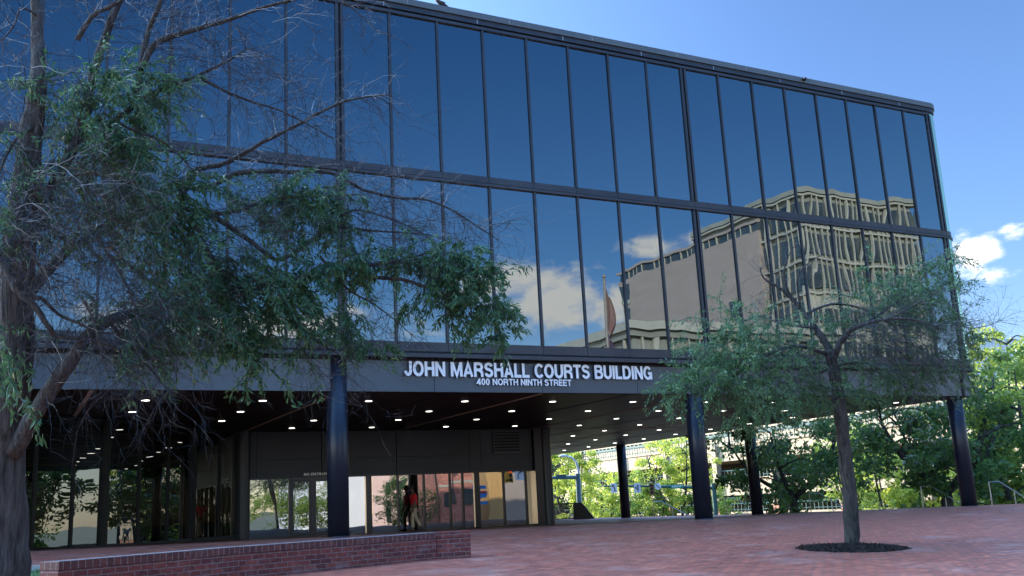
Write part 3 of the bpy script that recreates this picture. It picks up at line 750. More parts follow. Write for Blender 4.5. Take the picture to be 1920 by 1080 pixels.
# ------------------------------------------------------------------ bird and roof camera
bp_ = thing('crow', (3.2, 25.02, 14.89), 'small black bird perched on the roof edge of the glass building', 'bird')
q = MB()
c0 = Vector((3.2, 25.02, 14.99))
q.tube([c0 + Vector((.24, 0, -.06)), c0 + Vector((.12, 0, -.01)), c0, c0 + Vector((-.10, 0, .07)), c0 + Vector((-.15, 0, .14)), c0 + Vector((-.19, 0, .16)), c0 + Vector((-.24, 0, .155))], [.02, .045, .07, .065, .042, .036, .006], 10)
q.build('body', M['feather'], bp_, smooth=True)
q = MB(); q.tube([c0 + Vector((.14, -.05, .03)), c0 + Vector((0, -.065, .02)), c0 + Vector((-.09, -.04, .06))], [.008, .035, .02], 8); q.build('wing', M['feather'], bp_)
for s in (-.02, .03):
    q = MB(); q.tube([c0 + Vector((s, 0, -.05)), c0 + Vector((s, 0, -.10)), c0 + Vector((s - .03, 0, -.105))], .006, 5); q.build('leg', M['feather'], bp_)
rc = thing('dome_camera', (17.64, FY - .13, 14.79), 'small dark security camera dome fixed to the roof edge near the right end', 'camera')
q = MB(); q.box(17.58, 17.72, FY - .16, FY - .10, 14.76, 14.84); q.build('bracket', M['frame_dark'], rc)
q = MB(); q.ball((17.64, FY - .2, 14.79), .075, .075, .07, 12, 8); q.build('dome', M['lens'], rc, smooth=True)

# ------------------------------------------------------------------ brick seat wall
wl = thing('planter_wall', (-4.6, 15.8, -1.0), 'low dark red brick seat wall with white stains in front of the lobby', 'wall')
WP = [Vector((-7.2, 13.95)), Vector((-4.6, 15.72)), Vector((-.78, 17.12)), Vector((-.16, 16.98))]
for k_ in range(3):
    a, c = WP[k_], WP[k_ + 1]; ln_ = (c - a).length; an_ = math.atan2((c - a).y, (c - a).x)
    for nm, m_, z0, z1, e in (('wall_body', M['brickwall'], -.3, .487, 0), ('coping', M['coping'] if k_ < 2 else M['brickwall'], .489, .60, .006)):
        q = MB(); q.box(.002, ln_ - .002 + (.05 if k_ == 0 else 0), -e, .36 + e, z0, z1)
        o = q.build(nm, m_); o.parent = wl; o.rotation_euler = (0, 0, an_)
        o.location = Vector((a.x, a.y, -1.0)) - ORIG[wl.name] - (Vector((0, 0, .003 * k_)))
        bv = o.modifiers.new('bevel', 'BEVEL'); bv.width = .006; bv.segments = 2

# ------------------------------------------------------------------ trees
class Leaves:
    def __init__(s): s.v = []; s.f = []
    def leaf(s, p, d, ln, wd):
        side = d.cross(Vector((random.uniform(-1, 1), random.uniform(-1, 1), random.uniform(-1, 1))))
        if side.length < 1e-5: return
        side.normalize(); side *= wd / 2
        n = len(s.v); mid = p + d * ln * .45
        nn = side.cross(d) * .35
        s.v += [tuple(p), tuple(mid + side + nn), tuple(p + d * ln), tuple(mid - side + nn)]
        s.f.append((n, n + 1, n + 2, n + 3))
def rvec(): 
    while True:
        v = Vector((random.uniform(-1, 1), random.uniform(-1, 1), random.uniform(-1, 1)))
        if .05 < v.length < 1: return v.normalized()
class Tree:
    def __init__(s): s.wood = MB(); s.twigs = MB(); s.lv = Leaves()
    def limb(s, pts, r0, r1, k=9):
        """pts in world space; smoothed with a little wander"""
        P = [Vector(q) for q in pts]; out = []
        for i in range(len(P) - 1):
            p0 = P[max(i - 1, 0)]; p1 = P[i]; p2 = P[i + 1]; p3 = P[min(i + 2, len(P) - 1)]
            for j in range(4):
                t = j / 4
                out.append(.5 * ((2 * p1) + (p2 - p0) * t + (2 * p0 - 5 * p1 + 4 * p2 - p3) * t * t + (3 * p1 - p0 - 3 * p2 + p3) * t ** 3))
        out.append(P[-1]); n = len(out)
        rs = [r0 + (r1 - r0) * i / (n - 1) for i in range(n)]
        out = [q + rvec() * rs[i] * ((.22 if r0 < .09 else .07) if i else 0) for i, q in enumerate(out)]
        rs = [r * random.uniform(.93, 1.08) for r in rs]
        s.wood.tube(out, rs, k)
        return out, rs
    def twig(s, p, d, ln, r, droop, lvl, leafy=0, lsz=(.06, .1), wander=.28, kids=3):
        n = 5 if lvl else 3
        pts = [p.copy()]; q = p.copy(); d = d.copy()
        for i in range(n):
            d = (d + rvec() * wander + Vector((0, 0, -droop)) * (ln / n)).normalized()
            q = q + d * (ln / n); pts.append(q.copy())
        s.twigs.tube(pts, [r * (1 - .75 * i / n) for i in range(n + 1)], 3, cap=False)
        if leafy:
            for i in range(1, n + 1):
                for _ in range(leafy):
                    ld = (d + rvec() * .9 + Vector((0, 0, -.35))).normalized()
                    s.lv.leaf(pts[i] + rvec() * .03, ld, random.uniform(*lsz), lsz[0] * .34)
        if lvl:
            for _ in range(kids):
                i = random.randint(1, n)
                nd = (d * .8 + rvec() * .8).normalized()
                s.twig(pts[i], nd, ln * random.uniform(.35, .65), r * .62, droop, lvl - 1, leafy, lsz, wander, kids)
    def dress(s, path, rs, dens, ln, r, droop, lvl=2, leafy=0, lsz=(.06, .1), start=.15, kids=3, up=.1):
        n = len(path); tot = sum((path[i + 1] - path[i]).length for i in range(n - 1))
        for _ in range(int(tot * dens)):
            i = int(random.uniform(start, 1) * (n - 1)); i = min(i, n - 2)
            t = random.random(); p = path[i].lerp(path[i + 1], t)
            ax = (path[i + 1] - path[i]).normalized()
            v = rvec(); v = (v - ax * v.dot(ax)).normalized()
            d = (v + ax * random.uniform(.2, 1.0) + Vector((0, 0, up))).normalized()
            s.twig(p, d, ln * random.uniform(.5, 1.25), r, droop, lvl, leafy, lsz, kids=kids)
    def clump(s, c, rx, ry, rz, n, lsz, droop=.6, per=6, tw=True):
        """loose hanging foliage inside an ellipsoid"""
        for _ in range(n):
            v = rvec() * (random.random() ** .45)
            p = Vector(c) + Vector((v.x * rx, v.y * ry, v.z * rz))
            d = (rvec() * .8 + Vector((v.x, v.y, v.z)) * .6 + Vector((0, 0, -droop))).normalized()
            L_ = random.uniform(.12, .30)
            if tw: s.twigs.tube([p, p + d * L_], [.0035, .002], 3, cap=False)
            for k in range(per):
                q = p + d * L_ * (k + .5) / per
                ld = (d * .7 + rvec() * .9 + Vector((0, 0, -.25))).normalized()
                l = random.uniform(*lsz); s.lv.leaf(q, ld, l, l * .27)
    def sprays(s, c, rx, ry, rz, n, lsz, out=(.5, 0, -.1), per=7, reach=1):
        """feathery sprays: thin branchlets that start inside the ellipsoid, arch outwards and hang, leaves thinning to the tip"""
        c = Vector(c); n = max(2, int(n / 11))
        for _ in range(n):
            v = rvec() * (random.random() ** .6)
            q = c + Vector((v.x * rx, v.y * ry, v.z * rz))
            d = (Vector((v.x, v.y, v.z * .5)) * .8 + Vector(out) + rvec() * .55).normalized()
            ln = random.uniform(.30, .85) * reach; k = 9; pts = [q.copy()]
            for i in range(k):
                d = (d + rvec() * .16 + Vector((0, 0, -.11))).normalized(); q = q + d * ln / k; pts.append(q.copy())
            s.twigs.tube(pts, [.006 * (1 - .7 * i / k) for i in range(k + 1)], 3, cap=False)
            dens = random.uniform(.55, 1.35)
            for i in range(1, k + 1):
                nl = int(per * dens * (1.15 - .5 * i / k) + random.random())
                for _l in range(nl):
                    p = pts[i] + rvec() * random.uniform(0, .07)
                    ld = (d * .75 + rvec() * .85 + Vector((0, 0, -.28))).normalized()
                    l = random.uniform(*lsz) * random.uniform(.75, 1.1); s.lv.leaf(p, ld, l, l * .25)
    def finish(s, name, base, label, cat, mb, mt, ml, group=None, smooth=True):
        t = thing(name, base, label, cat, group)
        if s.wood.v: s.wood.build('trunk', mb, t, smooth=smooth)
        if s.twigs.v: s.twigs.build('twigs', mt, t)
        if s.lv.v:
            q = MB(); q.v = s.lv.v; q.f = s.lv.f; q.build('foliage', ml, t)
        return t

# ---- big bare-twigged oak, left foreground
T = Tree()
def pl(*a): return [at(*q) for q in a]
base = at(2, 1130, 11.2)
path, rs = T.limb(pl((-2, 1190, 11.2), (0, 1090, 11.2), (2, 960, 11.25), (4, 820, 11.3), (20, 700, 11.3), (28, 590, 11.35), (36, 470, 11.4), (50, 330, 11.5), (62, 230, 11.6), (72, 150, 11.7), (70, 60, 11.9), (66, -60, 12.0)), .33, .045, 18)
# limb: (points, r0, r1, [twig density, length, radius, droop, levels, kids])
LIMBS = [
 (((24, 850, 11.2), (75, 760, 11.1), (130, 680, 11.0), (175, 620, 11.1), (235, 590, 11.4), (300, 585, 11.8), (380, 560, 12.2), (450, 545, 12.6)), .125, .035, (9, .9, .006, .5)),
 (((30, 600, 11.3), (70, 530, 11.6), (120, 475, 12.0), (200, 425, 12.4), (270, 395, 12.6), (340, 385, 12.8)), .09, .065, (8, .8, .006, .4)),
 (((330, 390, 12.8), (352, 345, 12.8), (370, 318, 12.9), (425, 305, 13.0), (490, 268, 13.1), (565, 230, 13.3), (640, 192, 13.5), (700, 180, 13.6), (735, 178, 13.7)), .06, .008, (8, .7, .005, .5)),
 (((395, 352, 12.9), (430, 330, 13.0), (470, 322, 13.0), (550, 322, 13.1), (620, 324, 13.2), (680, 355, 13.3), (740, 370, 13.3), (800, 375, 13.3), (850, 395, 13.4), (900, 428, 13.5), (935, 450, 13.5)), .05, .007, (13, .75, .005, .6)),
 (((340, 390, 12.8), (420, 400, 12.7), (520, 372, 12.7), (600, 368, 12.8), (670, 365, 12.9)), .045, .012, (8, .6, .005, .6)),
 (((145, 262, 11.8), (160, 205, 11.8), (176, 135, 11.9), (200, 60, 12.0), (230, -15, 12.1), (250, -60, 12.2)), .075, .045, (7, .8, .005, .3)),
 (((36, 500, 11.4), (90, 370, 11.5), (145, 262, 11.8)), .10, .075, (6, .8, .006, .4)),
 (((145, 75, 11.9), (172, 32, 11.9), (205, 12, 11.9), (240, -10, 12.0)), .04, .03, (6, .7, .005, .4)),
 (((262, 135, 12.3), (285, 88, 12.3), (310, 72, 12.4), (360, 56, 12.5), (430, 36, 12.6), (500, 12, 12.7), (570, -5, 12.8)), .055, .022, (8, .8, .005, .55)),
 (((262, 195, 12.2), (262, 135, 12.3), (278, 60, 12.4), (300, 5, 12.4), (310, -40, 12.5)), .05, .03, (6, .7, .005, .5)),
 (((200, 240, 12.0), (262, 190, 12.2), (320, 160, 12.3), (370, 142, 12.4), (420, 118, 12.5), (462, 92, 12.5)), .045, .012, (8, .7, .005, .5)),
 (((372, 145, 12.4), (420, 170, 12.5), (470, 190, 12.6), (520, 205, 12.6), (580, 235, 12.7), (640, 268, 12.8)), .028, .007, (8, .7, .005, .6)),
 (((195, 212, 12.0), (250, 245, 12.0), (300, 262, 12.0), (345, 300, 12.1), (370, 330, 12.1)), .022, .007, (8, .6, .005, .6)),
 (((-30, 440, 10.9), (5, 490, 10.8), (30, 540, 10.7), (60, 570, 10.7), (90, 610, 10.7), (108, 630, 10.8), (180, 640, 10.9), (240, 660, 11.0)), .065, .02, (8, .8, .005, .5)),
 (((48, 560, 10.8), (78, 560, 10.9), (110, 590, 11.0), (160, 612, 11.0), (200, 640, 11.1)), .035, .012, (8, .8, .005, .6)),
 (((200, 455, 12.4), (250, 505, 12.3), (300, 540, 12.3), (350, 560, 12.3)), .03, .008, (8, .6, .005, .6)),
 (((380, 395, 12.8), (440, 430, 12.8), (500, 475, 12.8), (530, 485, 12.8), (600, 440, 12.9), (625, 415, 13.0), (660, 395, 13.0), (700, 400, 13.1), (780, 430, 13.2), (830, 470, 13.2)), .045, .006, (12, .7, .005, .7)),
 (((605, 425, 12.9), (640, 425, 13.0), (690, 432, 13.1), (745, 435, 13.2), (800, 440, 13.2), (850, 455, 13.3)), .03, .006, (7, .6, .005, .7)),
 (((450, 545, 12.6), (520, 530, 12.6), (600, 515, 12.7), (680, 500, 12.8), (740, 490, 12.9), (790, 478, 13.0), (805, 470, 13.0)), .05, .015, (6, .5, .005, .6)),
 (((670, 520, 12.8), (740, 522, 12.9), (790, 535, 13.0), (840, 555, 13.0), (880, 565, 13.1), (915, 590, 13.1), (935, 625, 13.1)), .035, .007, (5, .4, .004, .7)),
 (((600, 480, 12.9), (650, 540, 12.9), (700, 570, 12.9), (740, 600, 12.9), (780, 635, 13.0)), .022, .005, (11, .6, .004, .7)),
 (((500, 560, 12.5), (560, 610, 12.5), (610, 650, 12.5), (680, 690, 12.5)), .025, .006, (14, .6, .004, .8)),
 (((70, 30, 11.9), (40, 15, 11.6), (25, 50, 11.4), (3, 75, 11.2)), .02, .01, (6, .6, .005, .6)),
 (((210, 610, 11.2), (250, 660, 11.2), (290, 700, 11.3), (315, 735, 11.3)), .028, .006, (12, .6, .004, .8)),
 (((155, 560, 10.7), (175, 600, 10.7), (190, 660, 10.7), (205, 710, 10.7)), .02, .006, (16, .6, .004, .8)),
 (((100, 300, 11.4), (60, 350, 10.9), (30, 420, 10.6), (60, 480, 10.4), (110, 530, 10.4)), .03, .007, (22, .7, .005, .7)),
 (((60, 240, 11.5), (30, 260, 11.2), (0, 320, 11.0), (-20, 400, 10.9)), .03, .007, (18, .7, .005, .6)),
 (((160, 420, 12.0), (200, 470, 11.6), (240, 540, 11.4), (260, 600, 11.3), (275, 660, 11.3)), .03, .006, (18, .7, .005, .8)),
 (((330, 385, 12.7), (370, 430, 12.4), (400, 490, 12.3), (420, 540, 12.3)), .03, .006, (20, .6, .005, .8)),
 (((640, 0, 13.4), (690, 40, 13.5), (710, 62, 13.5)), .012, .004, (7, .4, .004, .8)),
 (((560, -20, 12.9), (640, -10, 13.2), (690, 15, 13.4)), .02, .006, (8, .6, .004, .8)),
]
for pts, r0, r1, (dn, ln, tr, dr) in LIMBS:
    path_, rs_ = T.limb(pl(*pts), r0 * .82, r1 * .8, 8)
    T.dress(path_, rs_, dn * (2.6 if pts[-1][1] < 300 else 2.0), ln, tr * .95, dr, lvl=2, kids=3)
T.dress(path[18:], rs[18:], 5, .9, .006, .4, lvl=2)
# hanging sprays of bare twigs
for (x, y, d, n_) in ((110, 330, 10.8, 60), (60, 400, 10.6, 50), (180, 470, 10.9, 50), (150, 330, 11.0, 40), (250, 600, 11.0, 40), (230, 680, 11.0, 26), (420, 400, 12.2, 46), (480, 380, 12.4, 26),
                      (700, 420, 13.0, 24), (760, 470, 13.0, 14), (30, 180, 11.3, 26), (640, 600, 12.8, 20), (600, 680, 12.6, 22), (320, 130, 12.2, 24), (420, 90, 12.4, 18), (540, 130, 12.7, 12)):
    for _ in range(n_):
        p = at(x + random.gauss(0, 42), y + random.gauss(0, 30), d + random.uniform(-.5, .5))
        T.twig(p, (Vector((.6, -.1, -.25)) + rvec() * .7).normalized(), random.uniform(.5, 1.1), .0042, .5, 2, kids=3)
CL = [ # x, y, depth, rx, rz (metres), count
 (200, 185, 12.0, .50, .42, 420), (255, 150, 12.1, .35, .22, 160), (300, 165, 12.2, .22, .12, 70), (160, 230, 11.9, .45, .35, 260), (215, 265, 12.0, .32, .25, 160), (235, 290, 12.1, .25, .10, 60), (180, 290, 12.0, .30, .30, 150),
 (190, 350, 12.2, .5, .32, 240), (260, 365, 12.5, .6, .28, 380), (330, 350, 12.6, .5, .22, 200), (255, 420, 12.4, .6, .25, 280), (330, 420, 12.6, .5, .22, 180),
 (560, 362, 12.9, .34, .22, 210), (510, 375, 12.8, .3, .14, 90), (480, 390, 12.8, .45, .15, 120), (640, 372, 12.9, .3, .15, 90), (600, 420, 12.9, .35, .25, 150),
 (300, 500, 12.2, .5, .4, 300), (370, 470, 12.4, .4, .28, 200), (260, 600, 11.6, .5, .32, 260), (340, 590, 12.0, .6, .35, 420), (420, 580, 12.4, .55, .28, 300), (500, 560, 12.5, .5, .3, 300), (560, 520, 12.7, .5, .25, 240),
 (450, 510, 12.5, .5, .25, 230), (470, 640, 12.4, .2, .35, 150), (480, 680, 12.4, .14, .2, 60), (400, 620, 12.3, .5, .16, 140), (620, 505, 12.8, .4, .18, 170), (690, 495, 12.9, .4, .18, 190), (760, 480, 13.0, .35, .14, 150), (820, 485, 13.0, .35, .17, 170), (850, 510, 13.0, .35, .2, 160),
 (890, 480, 13.1, .22, .22, 120), (905, 530, 13.1, .25, .25, 170), (925, 580, 13.1, .28, .3, 190), (945, 570, 13.1, .18, .12, 60), (880, 560, 13.1, .3, .2, 120), (935, 625, 13.1, .17, .17, 70), (840, 590, 13.0, .15, .25, 70), (790, 550, 13.0, .35, .12, 90),
 (640, 610, 12.8, .28, .14, 110), (600, 595, 12.8, .3, .18, 90), (690, 640, 12.7, .2, .12, 70), (860, 455, 13.1, .15, .12, 40),
 (5, 660, 10.6, .15, .12, 50), (10, 700, 10.6, .14, .16, 55), (5, 620, 10.7, .1, .1, 30), (30, 430, 11.2, .35, .3, 140), (10, 400, 11.2, .3, .3, 120), (20, 150, 11.3, .2, .2, 40), (8, 240, 11.4, .2, .3, 60), (120, 290, 11.8, .4, .3, 120),
 (70, 370, 11.6, .35, .3, 140), (560, 640, 12.5, .3, .1, 50), (230, 660, 11.4, .3, .14, 60), (400, 540, 12.4, .5, .2, 160),
]
for x, y, d, rx, rz, n_ in CL:
    T.sprays(at(x, y, d), rx * (1.0 if x < 600 else 1.1), rx * 1.1, rz * .9, int(n_ * (1.15 if x < 560 else 1.25)), (.07, .135), (.35 if x < 600 else -.1, 0, -.12), reach=1 if x < 600 else .6)
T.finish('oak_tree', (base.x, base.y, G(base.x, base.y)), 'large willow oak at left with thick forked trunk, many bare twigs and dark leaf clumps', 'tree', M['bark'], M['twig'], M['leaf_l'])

# ---- small oak, right foreground
T = Tree()
tb = Vector((7.0, 14.75, G(7.0, 14.75)))
dd = (tb - CAM).dot(CF)
T.limb([Vector((tb.x, tb.y, tb.z - .1))] + pl((1597, 1000, dd), (1593, 930, dd), (1585, 860, dd), (1578, 790, dd), (1570, 730, dd), (1562, 690, dd), (1556, 655, dd)), .155, .10, 16)
def R_(*a): return [at(x, y, dd + z) for x, y, z in a]
RL = [
 (((1556, 660, 0), (1530, 615, .1), (1510, 590, .2), (1485, 560, .3), (1462, 540, .3), (1432, 522, .3), (1425, 500, .3)), .085, .012, (9, .55, .005, .1)),
 (((1485, 560, .3), (1470, 520, .3), (1478, 480, .2), (1500, 450, .2)), .035, .006, (9, .5, .004, 0)),
 (((1500, 575, .2), (1495, 520, .1), (1520, 490, 0), (1560, 470, 0)), .03, .006, (8, .5, .004, .1)),
 (((1560, 680, 0), (1574, 645, -.2), (1592, 622, -.3), (1620, 608, -.5), (1665, 598, -.7), (1720, 600, -.8), (1770, 620, -.9)), .085, .02, (34, .9, .005, .45)),
 (((1665, 598, -.7), (1720, 570, -.6), (1770, 540, -.6)), .03, .01, (12, .7, .005, .2)),
 (((1555, 665, 0), (1500, 650, -.4), (1450, 660, -.7), (1400, 690, -.9), (1350, 720, -1.0), (1290, 745, -1.0)), .06, .01, (20, .6, .005, .45)),
 (((1510, 590, .2), (1560, 570, .4), (1620, 580, .6), (1680, 610, .7), (1760, 605, .8), (1830, 615, .8), (1880, 600, .8)), .035, .006, (16, .7, .005, .4)),
 (((1620, 608, -.5), (1690, 560, .1), (1720, 530, .2), (1760, 495, .3), (1790, 480, .3)), .03, .006, (5, .4, .004, 0)),
 (((1720, 530, .2), (1750, 545, .2), (1790, 520, .2)), .015, .005, (5, .4, .004, 0)),
 (((1560, 690, 0), (1600, 680, .5), (1650, 690, .8), (1690, 720, .9), (1715, 750, .9)), .04, .007, (18, .6, .005, .6)),
 (((1556, 690, 0), (1530, 700, .7), (1480, 710, 1.0), (1430, 740, 1.1)), .04, .007, (18, .6, .005, .6)),
 (((1440, 590, -.5), (1400, 600, -.6), (1360, 615, -.7), (1340, 620, -.7)), .02, .006, (9, .5, .004, .3)),
 (((1530, 615, .1), (1480, 610, -.3), (1430, 595, -.5)), .03, .012, (16, .6, .005, .4)),
]
for pts, r0, r1, (dn, ln, tr, dr) in RL:
    path_, rs_ = T.limb(R_(*pts), r0 * .78, r1 * .75, 8)
    T.dress(path_, rs_, dn * 1.5, ln, tr * .8, dr, lvl=2, kids=3)
for (x, y, z, n_) in ((1640, 640, -.6, 90), (1700, 640, -.6, 90), (1760, 660, -.6, 60), (1600, 660, -.6, 50), (1500, 670, -.6, 60), (1460, 690, -.6, 40), (1740, 700, -.4, 30)):
    for _ in range(int(n_ * 1.0)):
        p = at(x + random.gauss(0, 36), y + random.gauss(0, 24), dd + z + random.uniform(-.5, .8))
        T.twig(p, (Vector((.5, -.1, -.25)) + rvec() * .7).normalized(), random.uniform(.5, 1.0), .0045, .4, 1, kids=3)
RC = [
 (1370, 610, -.6, .6, .28, 240), (1330, 650, -.8, .45, .25, 170), (1420, 620, -.6, .5, .3, 240), (1400, 660, -.8, .7, .3, 330), (1310, 710, -1, .5, .2, 180), (1350, 700, -1, .6, .3, 260), (1290, 730, -1, .35, .2, 110), (1250, 735, -1, .25, .12, 45),
 (1400, 720, -.9, .6, .35, 260), (1440, 760, -.6, .5, .35, 220), (1390, 770, -.8, .4, .3, 140), (1470, 700, -.4, .6, .3, 220), (1500, 740, .2, .6, .3, 220), (1540, 720, .4, .5, .3, 160),
 (1620, 600, .5, .6, .25, 190), (1560, 600, .4, .5, .22, 120), (1700, 560, .2, .55, .3, 270), (1660, 540, .1, .4, .25, 130), (1720, 510, .2, .32, .25, 120), (1760, 495, .2, .25, .2, 80), (1745, 540, .2, .4, .3, 150), (1690, 600, .4, .6, .2, 170),
 (1640, 500, .1, .22, .12, 32), (1600, 545, .2, .3, .14, 40), (1780, 590, .4, .35, .3, 110), (1800, 640, .3, .3, .4, 130), (1780, 700, .3, .35, .3, 110), (1640, 690, .5, .8, .35, 300), (1720, 680, .5, .6, .35, 230), (1600, 740, .4, .5, .3, 150), (1680, 730, .5, .5, .2, 110),
 (1500, 650, .3, .6, .25, 150), (1790, 500, .3, .12, .1, 16), (1810, 620, .5, .2, .1, 24),
]
for x, y, z, rx, rz, n_ in RC:
    T.sprays(at(x, y, dd + z), rx * 1.15, rx * 1.2, rz * 1.0, int(n_ * (1.35 if x < 1480 else 1.6)), (.06, .115), (.25 if x > 1560 else -.3, 0, .02))
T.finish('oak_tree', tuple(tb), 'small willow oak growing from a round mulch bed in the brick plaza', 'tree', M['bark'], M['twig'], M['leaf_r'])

# mulch bed
q = MB(); mc = Vector((6.24, 14.02)); R0 = .95
rings = 9; k = 48; n0 = 0
for i in range(rings + 1):
    rr = R0 * i / rings
    for j in range(k):
        t = 2 * math.pi * j / k; r2 = rr * (1 + .03 * math.sin(5 * t))
        x = mc.x + r2 * math.cos(t); y = mc.y + r2 * math.sin(t)
        q.v.append((x, y, G(x, y) + .006 + .045 * (1 - (i / rings) ** 2) + (random.uniform(-.008, .012) if i < rings else 0)))
for i in range(rings):
    for j in range(k):
        a0 = i * k + j; a1 = i * k + (j + 1) % k; q.f.append((a0, a0 + k, a1 + k, a1))
for _ in range(4200):
    rr = R0 * (1.0 + .10 * random.random() ** 3) * math.sqrt(random.random()); t = random.uniform(0, 2 * math.pi)
    x = mc.x + rr * math.cos(t); y = mc.y + rr * math.sin(t); z = G(x, y) + .012 + .045 * max(0, 1 - (rr / R0) ** 2)
    d = rvec(); d.z *= .4; d.normalize(); e = d.cross(rvec()).normalized(); l = random.uniform(.02, .05); w_ = random.uniform(.005, .012); c = Vector((x, y, z))
    q.poly([c - d * l - e * w_, c + d * l - e * w_, c + d * l + e * w_, c - d * l + e * w_])
tag(q.build('mulch_bed', M['mulch']), kind='stuff')
q = MB()
for _ in range(300):     # fallen leaves and bits on the bricks
    x = random.uniform(-6, 22); y = random.uniform(9, 26); z = G(x, y) + .006
    t = random.uniform(0, 6.28); l = random.uniform(.02, .05); w_ = l * .35
    c, s_ = math.cos(t), math.sin(t)
    q.poly([(x - l * c, y - l * s_, z), (x + w_ * s_, y - w_ * c, z + .004), (x + l * c, y + l * s_, z), (x - w_ * s_, y + w_ * c, z + .003)])
tag(q.build('fallen_leaves', M['shoe']), kind='stuff')

# ---- trees beyond the plaza
def bgtree(px_, py_, d, h, cr, leaves, mleaf, label, nstem=4, spread=.6, seed=1, lsz=(.20, .34), name='street_tree', zc=None, flat=.8, group='trees beyond the plaza'):
    random.seed(seed)
    c = at(px_, py_, d); zb_ = -6.0 if c.x > 31 else G(27, c.y) - .4
    T = Tree(); base = Vector((c.x, c.y, zb_)); zc = c.z if zc is None else zc
    top = zc + cr * flat
    fork = Vector((c.x, c.y, zb_ + (zc - zb_) * .35))
    T.limb([base, base.lerp(fork, .5) + rvec() * .1, fork], .028 * h + .05, .02 * h + .03, 10)
    ends = []
    for s_ in range(nstem):
        t = 2 * math.pi * s_ / nstem + random.uniform(-.5, .5)
        e = Vector((c.x + math.cos(t) * cr * spread, c.y + math.sin(t) * cr * spread, zc + cr * flat * random.uniform(.2, .75)))
        mid = fork.lerp(e, .5) + Vector((math.cos(t), math.sin(t), -.2)) * cr * .12
        path_, rs_ = T.limb([fork, mid, e], .016 * h + .02, .02, 7)
        for _ in range(9):
            i = random.randint(2, len(path_) - 1); p = path_[i]
            v = rvec(); v.z *= .5
            q_ = p + v * cr * random.uniform(.3, .6)
            T.limb([p, p.lerp(q_, .5) + Vector((0, 0, .1 * cr)), q_], .02 + .004 * h, .01, 5); ends.append(q_)
    ncl = 34
    cs = list(ends)
    while len(cs) < ncl + len(ends):
        v = rvec() * random.random() ** .4
        cs.append(Vector((c.x + v.x * cr, c.y + v.y * cr, zc + v.z * cr * flat)))
    per = leaves // len(cs)
    for q_ in cs:
        rr = cr * random.uniform(.10, .27)
        dens = random.uniform(.5, 1.5)
        for _ in range(int(per * dens)):
            v = rvec() * random.random() ** .5; p = Vector((q_.x + v.x * rr, q_.y + v.y * rr, q_.z + v.z * rr * .55))
            dv = (rvec() + Vector((0, 0, -.3))).normalized(); l = random.uniform(*lsz); T.lv.leaf(p, dv, l, l * .5)
    return T.finish(name, tuple(base), label, 'tree', M['bark'], M['twig'], mleaf, group=group)
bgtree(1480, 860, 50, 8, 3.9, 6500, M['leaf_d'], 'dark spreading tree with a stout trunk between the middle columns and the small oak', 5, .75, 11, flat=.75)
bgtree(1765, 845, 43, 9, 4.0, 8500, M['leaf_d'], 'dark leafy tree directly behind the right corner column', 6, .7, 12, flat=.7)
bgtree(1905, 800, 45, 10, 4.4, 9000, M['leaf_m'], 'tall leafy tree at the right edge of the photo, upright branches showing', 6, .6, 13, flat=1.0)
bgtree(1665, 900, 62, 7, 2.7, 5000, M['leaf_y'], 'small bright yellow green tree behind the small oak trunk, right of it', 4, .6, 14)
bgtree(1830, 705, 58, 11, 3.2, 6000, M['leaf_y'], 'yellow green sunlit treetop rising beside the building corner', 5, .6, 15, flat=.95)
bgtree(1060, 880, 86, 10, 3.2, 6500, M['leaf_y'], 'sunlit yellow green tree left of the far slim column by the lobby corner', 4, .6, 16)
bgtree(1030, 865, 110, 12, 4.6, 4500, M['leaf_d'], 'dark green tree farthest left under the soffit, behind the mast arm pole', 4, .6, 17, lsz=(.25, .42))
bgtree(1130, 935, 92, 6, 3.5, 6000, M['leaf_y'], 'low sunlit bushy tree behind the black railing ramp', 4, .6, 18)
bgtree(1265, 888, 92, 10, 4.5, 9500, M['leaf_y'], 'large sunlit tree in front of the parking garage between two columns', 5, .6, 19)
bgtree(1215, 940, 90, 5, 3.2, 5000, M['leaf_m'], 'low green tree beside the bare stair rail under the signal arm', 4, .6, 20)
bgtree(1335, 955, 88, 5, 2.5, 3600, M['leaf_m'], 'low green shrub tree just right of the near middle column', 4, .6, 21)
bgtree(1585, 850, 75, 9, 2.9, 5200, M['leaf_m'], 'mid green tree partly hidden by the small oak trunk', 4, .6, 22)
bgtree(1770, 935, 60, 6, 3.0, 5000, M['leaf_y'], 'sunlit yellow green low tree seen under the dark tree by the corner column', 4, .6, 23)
bgtree(1920, 690, 75, 10, 2.6, 3800, M['leaf_y'], 'bright treetop at the right edge below the grey roof', 4, .6, 24)
